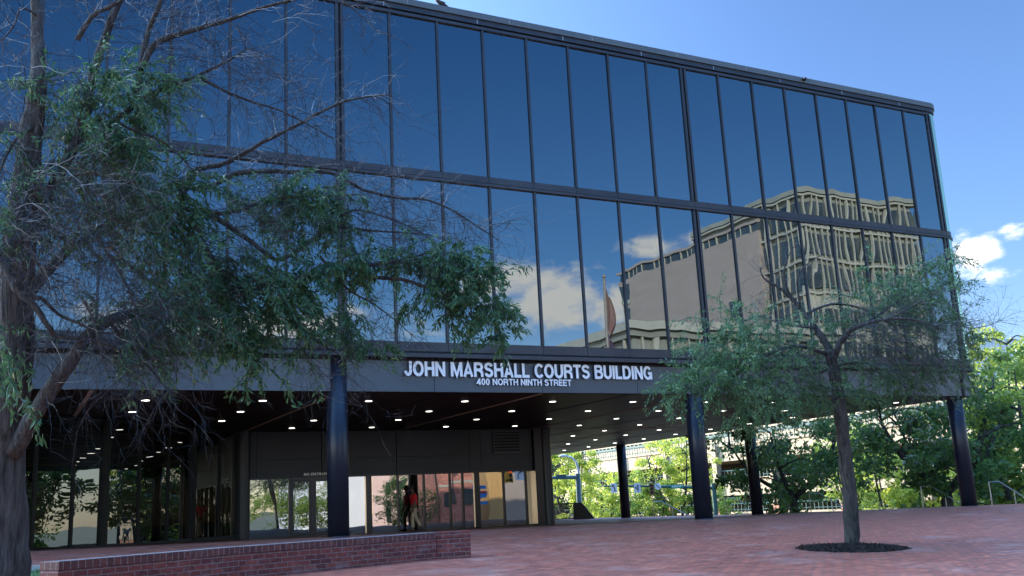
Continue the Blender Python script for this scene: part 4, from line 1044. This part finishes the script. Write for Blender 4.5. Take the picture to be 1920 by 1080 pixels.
# tree across the street that the lobby glass mirrors
random.seed(31)
bgtree_c = Vector((23.0, -6.0, 1.0))
T = Tree(); T.limb([(23, -6, -2.3), (23.05, -6, 0), (22.9, -6.1, 2)], .2, .08, 9)
for _ in range(60):
    v = rvec() * random.random() ** .4
    T.clump(bgtree_c + Vector((v.x * 2.8, v.y * 2, v.z * 2.8)), .7, .7, .5, 44, (.14, .26), .3, 5)
T.finish('street_tree', (23, -6, G(23, -6)), 'dark round tree mirrored in the lobby windows beside the person', 'tree', M['bark'], M['twig'], M['leaf_d'], group='trees across the plaza seen in reflection')
random.seed(32)
for k_, (tx, ty) in enumerate(((14.6, -11.0),)):
    T = Tree(); T.limb([(tx, ty, -2.0), (tx, ty, 0), (tx + .1, ty, 2)], .15, .07, 9)
    for _ in range(60):
        v = rvec() * random.random() ** .4
        T.clump(Vector((tx, ty, 1.4)) + Vector((v.x * 4.2, v.y * 2.4, v.z * 3.2)), .9, .9, .6, 46, (.16, .3), .3, 5)
    T.finish('street_tree', (tx, ty, G(tx, ty)), 'green tree mirrored in the lobby window left of the doors', 'tree', M['bark'], M['twig'], M['leaf_m'], group='trees across the plaza seen in reflection')
random.seed(99)

# ------------------------------------------------------------------ parking garage beyond
gx = 60.0; y0, y1 = 40, 150
pg = thing('parking_garage', (gx, 90, -6), 'cream and brick parking garage with green railings beyond the trees', 'building')
levels = [(-6.9, 'b'), (-3.5, 'b'), (-.1, 'c'), (3.45, 'c'), ]
for zf, kind in levels:
    m_ = M['cream'] if kind == 'c' else M['garage_brick']
    slab('deck_band', m_, gx, gx + .4, y0, y1, zf, zf + 1.55, pg)
    slab('deck_ledge', M['cream'], gx - .15, gx + .5, y0, y1, zf + 1.55, zf + 1.72, pg)
    slab('deck_slab', M['cream'], gx + .4, gx + 18, y0, y1, zf, zf + .4, pg)
    q = MB(); q.tube([(gx + .1, y0, zf + 2.55), (gx + .1, y1, zf + 2.55)], .06, 6); q.tube([(gx + .1, y0, zf + 1.95), (gx + .1, y1, zf + 1.95)], .04, 6)
    y = y0
    while y < y1:
        q.box(gx + .07, gx + .13, y, y + .07, zf + 1.72, zf + 2.55); y += .55
    q.build('railing', M['teal'], pg)
for y in range(y0, y1 + 1, 9):
    q = MB(); q.box(gx - .5, gx + .1, y - .45, y + .45, -6, -1.0); q.build('pier', M['garage_brick'], pg)
    q = MB(); q.box(gx - .45, gx + .2, y - .38, y + .38, -1.0, 5.2); q.box(gx - .55, gx + .2, y - .55, y + .55, -1.2, -.9); q.build('pier', M['cream'], pg)
slab('inner_wall', M['dark_void'], gx + 8, gx + 8.4, y0, y1, -6, 4.8, pg)
slab('stair_wall', M['cream'], gx + 12, gx + 12.4, y0, y1, 4.9, 9.0, pg)
q = MB()
y = y0 + .4
while y < y1:      # louvred hood over the top deck
    q.box(gx + .3, gx + 3, y, y + .3, 6.3, 6.5); y += .9
q.box(gx + .2, gx + .4, y0, y1, 6.1, 6.3); q.build('canopy_slats', M['teal'], pg)

# pale office block far right, grey roofed hall, farther block
ob = thing('office_block', (88, 82, -6), 'pale grey office block seen between the small oak and the dark trees', 'building')
slab('wall', M['white'], 84, 96, 74, 92, -6, 16, ob)
for zf in range(-4, 15, 3):
    for yy in range(75, 92, 3): q = MB(); q.box(83.95, 83.99, yy, yy + 1.7, zf, zf + 1.6); q.build('window', M['window_dark'], ob)
gb = thing('grey_hall', (128, 95, -6), 'grey ribbed building top above the treetops at the right edge', 'building')
slab('wall', M['greywall'], 120, 150, 72, 97, -6, 17.5, gb); slab('roof', M['white'], 119.6, 150.4, 71.6, 97.4, 17.5, 18.3, gb)

# ------------------------------------------------------------------ buildings opposite, which the glass mirrors
tw = thing('office_tower', (62.4, -21.6, -6), 'tall curtain wall office tower mirrored in the upper glass at right', 'building')
TX0, TX1, TYF, TYB, TZ = 62.4, 79.5, -21.5, -38, 29.6
slab('wall', M['spandrel'], TX0 + .3, TX1 - .3, TYB, TYF - .3, -6, TZ - .2, tw)
zf = TZ - 1.1; fl = 0
while zf > -5:
    fh = 3.45
    slab('floor_band', M['fin'], TX0 - .15, TX1 + .15, TYB, TYF + .12, zf + .82, zf + 1.02, tw)
    wtop = zf + .25; wbot = zf - 2.0
    if fl < 3: mt_ = [(0, 1)]
    q = MB(); q.box(TX0 + .4, TX1 - .4, TYF - .28, TYF - .12, wbot, wtop); q.box(TX0 + .12, TX0 + .28, -27.5, TYF - .4, wbot, wtop); q.build('window_band', M['window_dark'], tw)
    q = MB(); x = TX0
    while x < TX1:
        q.box(x, x + .11, TYF - .1, TYF + .10, zf - 2.6, zf + .82); x += .88
    y = TYF - .6
    while y > -27: q.box(TX0 - .12, TX0 + .1, y, y + .12, zf - 2.6, zf + .82); y -= 1.2
    q.build('fins', M['fin'], tw)
    if fl >= 3:
        q = MB(); q.box(TX0 + .1, TX1 - .1, TYF - .29, TYF - .115, zf - .6, zf + .8); q.build('blind_panel', M['fin'], tw)
    zf -= fh; fl += 1
slab('parapet', M['spandrel'], TX0 - .25, TX1 + .25, TYB, TYF + .25, TZ, TZ + .5, tw)
bw_ = thing('blank_wing', (62.4, -40, -6), 'windowless brown concrete wing mirrored beside the office tower', 'building')
slab('wall', M['precast'], 62.0, 76, -54, -25.9 - 1.6, -6, 27.5, bw_)
slab('roof_band', M['window_dark'], 62.1, 76, -54, -27.5, 27.5, 28.4, bw_)
slab('parapet', M['precast'], 61.9, 76, -54.1, -27.45, 28.4, 28.7, bw_)
q = MB(); y = -53.5
while y < -27.8: q.box(61.95, 62.09, y, y + .07, 27.5, 28.4); y += 1.3
q.build('fins', M['fin'], bw_)
def win(*a): q = MB(); q.box(*a); q.build('window', M['window_dark'], bw_)
for z in (8, 11.6, 15.2, 18.8): win(61.93, 61.99, -32.6, -31.6, z, z + 1.7)
for z in (7, 9.5, 12): win(61.93, 61.99, -45.2, -44.7, z, z + .8)
for z in range(4, 26, 3): win(61.92, 61.99, -53.9, -51.0, z, z + 1.9)   # far end with a small grid of windows
q = MB()
for z in range(4, 26, 3): q.box(61.86, 61.92, -54, -50.9, z - .5, z)
for y in (-53.9, -52.9, -51.9, -50.95): q.box(61.86, 61.915, y, y + .1, 4, 25.5)
q.build('fins', M['fin'], bw_)
an = thing('glass_pavilion', (31.4, -15, -6), 'low pale pavilion with tall mullioned windows mirrored at the foot of the glass', 'building')
slab('wall', M['spandrel'], 31.9, 52, -34, -7.6, -6, 11.4, an)
slab('roof', M['fin'], 31.2, 53, -34.5, -6.9, 11.9, 12.5, an); slab('roof_edge', M['spandrel'], 31.5, 52.6, -34.3, -7.2, 11.4, 11.9, an)
slab('window_band', M['window_dark'], 31.75, 31.9, -33.5, -8, 6.3, 9.6, an); slab('window_band', M['window_dark'], 33.5, 51.5, -7.6, -7.45, 6.3, 9.4, an)
slab('floor_band', M['fin'], 31.45, 52.4, -34.2, -7.15, 5.2, 5.7, an)
slab('floor_band', M['gold'], 31.6, 33.4, -12, -7.3, -2.0, 4.6, an)
slab('base_wall', M['precast'], 33.42, 52, -9, -7.35, -2.0, 5.2, an)
q = MB()
y = -33
while y < -7.6: q.box(31.55, 31.74, y, y + .14, 5.7, 11.4); y += 1.25
x = 32.6
while x < 52: q.box(x, x + .14, -7.44, -7.25, 5.7, 11.4); x += 1.25
q.build('fins', M['fin'], an)
pk = thing('stucco_building', (25.5, -24, -3), 'pale pink stucco building mirrored in the left lobby windows', 'building')
slab('wall', M['pink'], 25.8, 31.6, -36, -24, -5.8, 6.4, pk)
slab('wall', M['white'], 19.5, 25.78, -36, -24.3, -5.8, 6.9, pk)
for x in (27.2, 29.6):
    for z in (-1.1, 1.9): q = MB(); q.box(x, x + .8, -24.02, -23.96, z, z + 1.4); q.build('window', M['window_dark'], pk)
rb = thing('brick_row', (27.8, -6, -3), 'narrow red brick building mirrored between the tree and the sign', 'building')
slab('wall', M['redbrick'], 26.0, 29.3, -12, -5, G(27, -5) - .1, 3.4, rb)
for x in (26.5, 28.2): q = MB(); q.box(x, x + .6, -5.02, -4.95, .2, 1.5); q.build('window', M['window_dark'], rb)
q = MB(); q.box(25.9, 29.4, -5.1, -4.97, 2.0, 2.2); q.build('cornice', M['fin'], rb)

# flagpole mirrored in the glass
fp = thing('flagpole', (21.5, 4.6, G(21.5, 4.6)), 'tall pale flagpole with two limp flags mirrored in the upper glass', 'flagpole')
q = MB(); q.tube([(21.5, 4.6, G(21.5, 4.6)), (21.5, 4.6, 5), (21.5, 4.6, 12.2)], [.15, .13, .08], 14); q.build('pole', M['pole'], fp, smooth=True)
q = MB(); q.ball((21.5, 4.6, 12.3), .12, .12, .12); q.build('finial', M['pole'], fp, smooth=True)
def flag(z1, z0, wdt, m_):
    q = MB(); n_ = 10; k_ = 12
    for i in range(n_ + 1):
        s_ = i / n_; z = z1 + (z0 - z1) * s_
        for j in range(k_ + 1):
            u = j / k_; w_ = wdt * (.25 + .75 * math.sin(math.pi * min(s_ * .9 + .1, 1)))
            q.v.append((21.6 + u * w_, 4.6 + .12 * math.sin(u * 9 + s_ * 2) * u, z - u * .7 + .1 * math.sin(s_ * 7)))
    for i in range(n_):
        for j in range(k_): a = i * (k_ + 1) + j; q.f.append((a, a + 1, a + k_ + 2, a + k_ + 1))
    q.build('flag', m_, fp, smooth=True)
flag(11.6, 9.4, .55, M['flag_tan']); flag(9.2, 7.2, .5, M['flag_dark'])

# ------------------------------------------------------------------ street furniture
def arrow_mesh(q, c, rt, up, s, kind, n):
    """flat black arrow built as small prisms on a sign face; rt/up span the face"""
    def P(u, v): return c + rt * (u * s) + up * (v * s) + n * .012
    def pr_(pts): q.prism([P(*a) for a in pts], n * .012)
    if kind == 'left':
        pr_([(.10, -.8), (.28, -.8), (.28, -.1), (.10, -.1)]); pr_([(.28, -.1), (.10, -.1), (-.22, .42), (-.10, .55)]); pr_([(-.42, .75), (.10, .62), (-.32, .20)])
    elif kind == 'left_ahead':
        pr_([(.04, -.8), (.22, -.8), (.22, .45), (.04, .45)]); pr_([(-.12, .42), (.38, .42), (.13, .85)])
        pr_([(.04, -.45), (.04, -.22), (-.28, .12), (-.38, .0)]); pr_([(-.52, .32), (-.12, .22), (-.46, -.12)])
def face_axes(toward):
    n = Vector((toward[0], toward[1], 0)).normalized(); up = Vector((0, 0, 1)); rt = up.cross(n).normalized(); return rt, up, n
def board(name, c, w_, h_, ax, m_, par, t=.02):
    rt, up, n = ax; q = MB()
    q.prism([c - rt * w_ / 2 - up * h_ / 2, c + rt * w_ / 2 - up * h_ / 2, c + rt * w_ / 2 + up * h_ / 2, c - rt * w_ / 2 + up * h_ / 2], -n * t)
    return q.build(name, m_, par)
def flat_text(text, c, ax, cap, m_, par, width):
    letters(text, -width / 2, width / 2, -cap / 2, cap, 0, m_, par, name='letter', depth=.008, axes=ax, origin=c + ax[2] * .015)

DS = 78
# near mast with curved lamp, left
base_ = at(1083, 945, DS); pole_x, pole_y = base_.x, base_.y
tc_ = (CAM - base_); ax = face_axes((tc_.x, tc_.y))
ms = thing('signal_mast', (pole_x, pole_y, -6), 'blue grey signal mast beside the lobby corner with its arm reaching left', 'signal mast')
q = MB(); q.tube([(pole_x, pole_y, -6), tuple(at(1083, 888, DS))], .19, 12); q.build('pole', M['mast'], ms)
q = MB(); q.tube([at(1083, 895, DS), at(1040, 896, DS), at(985, 898, DS)], [.16, .13, .1], 8); q.build('arm', M['mast'], ms)
sb_ = board('signal_backplate', at(1027, 900, DS - .5), .35, .75, ax, M['mast'], ms)
board('name_plate', at(1052, 893, DS - .5), .8, .28, ax, M['mast'], ms)
lp = thing('street_lamp', tuple(at(1088, 990, DS + 1)), 'slim white lamp post curving over left behind the blue grey mast', 'street lamp')
lp.location = (at(1088, 945, DS + 1).x, at(1088, 945, DS + 1).y, -6); ORIG[lp.name] = Vector(lp.location)
q = MB(); p0 = at(1088, 945, DS + 1)
q.tube([(p0.x, p0.y, -6), at(1086, 900, DS + 1), at(1084, 880, DS + 1), at(1080, 866, DS + 1), at(1072, 858, DS + 1), at(1060, 855, DS + 1)], [.13, .11, .10, .09, .08, .07], 10); q.build('post', M['white'], lp, smooth=True)
h_ = at(1056, 855, DS + 1); q = MB(); q.ball(tuple(h_), .42, .3, .12); q.build('lamp_head', M['white'], lp, smooth=True)
# far mast arm with signs
DA = 82
pa_ = at(1338, 915, DA)
ma = thing('signal_mast', (pa_.x, pa_.y, -6), 'teal signal mast arm carrying arrow signs and a street name plate, behind the slim columns', 'signal mast')
q = MB(); q.tube([(pa_.x, pa_.y, -6), (pa_.x, pa_.y, pa_.z + .4)], .2, 12); q.build('pole', M['teal'], ma)
q = MB(); q.tube([pa_, at(1270, 913, DA), at(1200, 911.5, DA), at(1132, 911.5, DA)], [.15, .12, .09, .06], 8); q.build('arm', M['teal'], ma)
tc_ = (CAM - pa_); ax = face_axes((tc_.x, tc_.y))
for (xx, kd) in ((1151, 'left'), (1195, 'left_ahead')):
    c = at(xx, 915, DA - .4); sgn = board('arrow_sign', c, .52, .78, ax, M['sign_white'], ma)
    q = MB(); arrow_mesh(q, c, *ax[:2], .36, kd, ax[2]); q.build('arrow', M['sign_black'], sgn)
c = at(1222, 917, DA - .4)
hs_ = board('signal_head', c, .38, .95, ax, M['signal'], ma, .25)
for dz in (.28, 0, -.28):
    q = MB(); q.tube([c + Vector((0, 0, dz)) + ax[2] * .0, c + Vector((0, 0, dz)) + ax[2] * .06], .11, 14); q.build('lens', M['lens'], hs_)
c = at(1233.5, 912, DA - .4); q = MB()
q.tube([c, c + ax[2] * .02], .27, 24); rs_ = q.build('round_sign', M['sign_white'], ma)
q = MB(); q.prism([c + ax[0] * a + ax[1] * b_ + ax[2] * .025 for a, b_ in ((-.16, .12), (-.12, .16), (.16, -.12), (.12, -.16))], ax[2] * .01)
q.build('slash', M['sign_black'], rs_)
flat_text('P', c, ax, .22, M['sign_black'], ma, .14)
c = at(1269, 912, DA - .4); gs = board('name_sign', c, .98, .32, ax, M['sign_green'], ma)
flat_text('N 8TH ST', c, ax, .16, M['white_letter'], ma, .78)

# signal and route signs opposite, mirrored by the lobby glass (they face the building)
axb = face_axes((0, 1))
s2 = thing('signal_mast', (31.0, 5.2, -2), 'signal mast with a lit red light, mirrored in the rightmost lobby window', 'signal mast')
q = MB(); q.tube([(31, 5.2, -6), (31, 5.2, 3.0)], .14, 10); q.tube([(31, 5.2, 2.6), (26.8, 5.2, 2.6)], .07, 8); q.build('pole', M['steel'], s2)
c = Vector((27.6, 5.35, 2.3)); h2 = board('signal_head', c, .42, 1.1, axb, M['signal_y'], s2, .25)
for i_, dz in enumerate((.34, 0, -.34)):
    q = MB(); q.tube([c + Vector((0, .0, dz)), c + Vector((0, .06, dz))], .13, 14); q.build('lens', M['lamp_red'] if i_ == 0 else M['lens'], h2)
c = Vector((28.5, 5.35, 2.4)); s3 = board('arrow_sign', c, .8, .95, axb, M['sign_white'], s2)
q = MB(); arrow_mesh(q, c, *axb[:2], .45, 'left', axb[2]); q.build('arrow', M['sign_black'], s3)
c = Vector((29.9, 5.35, 2.5)); board('name_sign', c, 1.0, .4, axb, M['sign_green'], s2)
rs2 = thing('route_sign', (26.2, 2.0, -2), 'pair of blue and red route shields on a post, mirrored in a lobby window', 'sign')
q = MB(); q.tube([(26.2, 1.9, G(26.2, 2)), (26.2, 1.9, 1.5)], .05, 8); q.build('post', M['steel'], rs2)
for dx in (-.42, .42):
    c = Vector((26.2 + dx, 2.0, .9))
    pts = [(-.33, .33), (-.15, .28), (0, .36), (.15, .28), (.33, .33), (.36, .05), (.26, -.2), (0, -.4), (-.26, -.2), (-.36, .05)]
    q = MB(); q.prism([c + axb[0] * a + axb[1] * b_ for a, b_ in pts], -axb[2] * .02); sh = q.build('shield', M['sign_blue'], rs2)
    q = MB(); q.prism([c + axb[0] * a + axb[1] * b_ + axb[2] * .006 for a, b_ in ((-.32, .31), (-.15, .26), (0, .34), (.15, .26), (.32, .31), (.34, .14), (-.34, .14))], axb[2] * .006); q.build('red_band', M['sign_red'], sh)
    board('direction_plate', Vector((26.2 + dx, 2.0, 1.5)), .7, .28, axb, M['sign_blue'], rs2)
    board('direction_plate', Vector((26.2 + dx, 2.0, .28)), .7, .24, axb, M['sign_blue'], rs2)

# black railing and ramp cheek
ry = 58
r0 = at(1018, 972, 60); r1 = at(1076, 972, 60); r2 = at(1115, 968, 60)
gz = G(24, 58)
rl = thing('railing', (r0.x, r0.y, gz), 'black picket railing beside the far lobby corner', 'railing')
q = MB()
for zz in (gz + .08, gz + .98): q.tube([(r0.x, r0.y, zz), (r1.x, r1.y, zz)], .03, 6)
q.build('rail', M['black_metal'], rl)
q = MB()
for i in range(27):
    t = i / 26; x = r0.x + (r1.x - r0.x) * t; y = r0.y + (r1.y - r0.y) * t; q.box(x - .014, x + .014, y - .014, y + .014, gz + .05, gz + 1.0)
q.build('pickets', M['black_metal'], rl)
rp = thing('ramp_panel', (r1.x, r1.y, gz), 'solid black sloped panel continuing the picket railing', 'wall')
q = MB(); q.prism([(r1.x, r1.y, gz), (r2.x, r2.y, gz), (r1.x + (r2.x - r1.x) * .42, r1.y + (r2.y - r1.y) * .42, gz + 1.0), (r1.x, r1.y, gz + 1.0)], (.1, .12, 0)); q.build('panel', M['black_metal'], rp)
# stair handrails
for (Y_, lbl) in ((49.5, 'steel stair handrail left of the near middle column under the signal arm'), (42.8, 'dark steel stair handrail just right of the near middle column'), (36.5, 'steel stair handrail in front of the dark spreading tree trunk'), (29.9, 'steel stair handrail right of the small oak trunk'), (26.6, 'steel stair handrail right of the corner column at the photo edge')):
    z0 = G(27, Y_)
    h = thing('handrail', (27, Y_, z0), lbl, 'handrail', 'handrails at the head of the plaza steps')
    q = MB(); q.tube([(26.6, Y_, z0), (26.6, Y_, z0 + .88), (27.2, Y_, z0 + .88), (30.6, Y_, z0 + .88 - 1.65), (30.6, Y_, z0 - 1.65)], .024, 8); q.build('rail', M['steel'], h)
    q = MB(); q.tube([(28.0, Y_, z0 - .5), (28.0, Y_, z0 + .49)], .02, 8); q.build('post', M['steel'], h)

# ------------------------------------------------------------------ person walking by the lobby glass
random.seed(5)
feet = Vector((6.66, 37.20, G(6.66, 37.20)))
pr_ = thing('person', tuple(feet), 'person in red shirt and khaki trousers walking beside the lobby windows', 'person')
def skin(name, joints, edges, radii, m_, par, sub=2):
    me = bpy.data.meshes.new(name)
    me.from_pydata([tuple(Vector(j)) for j in joints], edges, [])
    o = bpy.data.objects.new(name, me); link(o); o.parent = par
    sk = o.modifiers.new('skin', 'SKIN'); sb = o.modifiers.new('sub', 'SUBSURF'); sb.levels = sub; sb.render_levels = sub
    for i, r_ in enumerate(radii):
        sv = me.skin_vertices[0].data[i]; sv.radius = (r_, r_) if isinstance(r_, (int, float)) else r_; sv.use_root = (i == 0)
    me.materials.append(m_); return o
# walking to the left (-X), leaning a little; local coordinates from the feet
J = [(0, 0, .90), (.0, 0, 1.12), (-.03, 0, 1.38), (-.05, 0, 1.47), (-.06, 0, 1.54), (-.07, 0, 1.64), (-.07, 0, 1.72),
     (-.02, -.19, 1.36), (-.04, -.23, 1.10), (-.12, -.22, .90), (-.14, -.22, .84), (-.03, .19, 1.36), (.03, .22, 1.10), (-.03, .21, .90), (-.05, .21, .84),
     (-.02, -.09, .84), (-.13, -.10, .48), (-.10, -.10, .09), (-.22, -.10, .04), (.03, .09, .84), (.10, .10, .48), (.30, .10, .14), (.22, .10, .04)]
E_ = [(0, 1), (1, 2), (2, 3), (3, 4), (4, 5), (5, 6), (2, 7), (7, 8), (8, 9), (9, 10), (2, 11), (11, 12), (12, 13), (13, 14), (0, 15), (15, 16), (16, 17), (17, 18), (0, 19), (19, 20), (20, 21), (21, 22)]
RD = [.12, .12, .13, .06, .055, .092, .06, .06, .045, .035, .03, .06, .045, .035, .03, .09, .062, .042, .035, .09, .062, .042, .035]
skin('body', J, E_, RD, M['skin'], pr_)
skin('shirt', [(0, 0, .93), (.0, 0, 1.12), (-.03, 0, 1.36), (-.045, 0, 1.45), (-.02, -.195, 1.36), (-.04, -.235, 1.14), (-.02, .195, 1.36), (.02, .225, 1.14)],
     [(0, 1), (1, 2), (2, 3), (2, 4), (4, 5), (2, 6), (6, 7)], [.145, .15, .16, .075, .085, .072, .085, .072], M['red_cloth'], pr_)
skin('trousers', [(0, 0, .93), (-.02, -.09, .82), (-.13, -.10, .48), (-.10, -.10, .12), (.03, .09, .82), (.10, .10, .48), (.285, .10, .17)],
     [(0, 1), (1, 2), (2, 3), (0, 4), (4, 5), (5, 6)], [.14, .105, .080, .070, .105, .080, .070], M['khaki'], pr_)
q = MB(); q.ball(tuple(feet + Vector((-.055, 0, 1.68))), .105, .095, .11, 12, 8); q.build('hair', M['hair'], pr_, smooth=True)
for sx, sy, sz in ((-.17, -.10, .04), (.25, .10, .07)):
    q = MB(); q.ball(tuple(feet + Vector((sx, sy, sz))), .14, .05, .05, 10, 6); q.build('shoe', M['shoe'], pr_, smooth=True)
for s_, hx, hy, hz in ((-1, -.145, -.22, .82), (1, -.055, .21, .82)):     # fingers and thumb of each hand
    q = MB()
    q.ball(tuple(feet + Vector((hx, hy, hz))), .040, .022, .05, 8, 6)
    for i_, ln_ in enumerate((.062, .072, .068, .052)):
        b0 = feet + Vector((hx - .028 + i_ * .019, hy, hz - .04))
        q.tube([b0, b0 + Vector((-.006, 0, -ln_ * .5)), b0 + Vector((-.02, .010, -ln_ * .85))], [.009, .008, .006], 6)
    b0 = feet + Vector((hx - .035, hy, hz + .01)); q.tube([b0, b0 + Vector((-.022, -.005, -.03)), b0 + Vector((-.02, 0, -.06))], [.010, .009, .007], 6)
    q.build('hand', M['skin'], pr_, smooth=True)
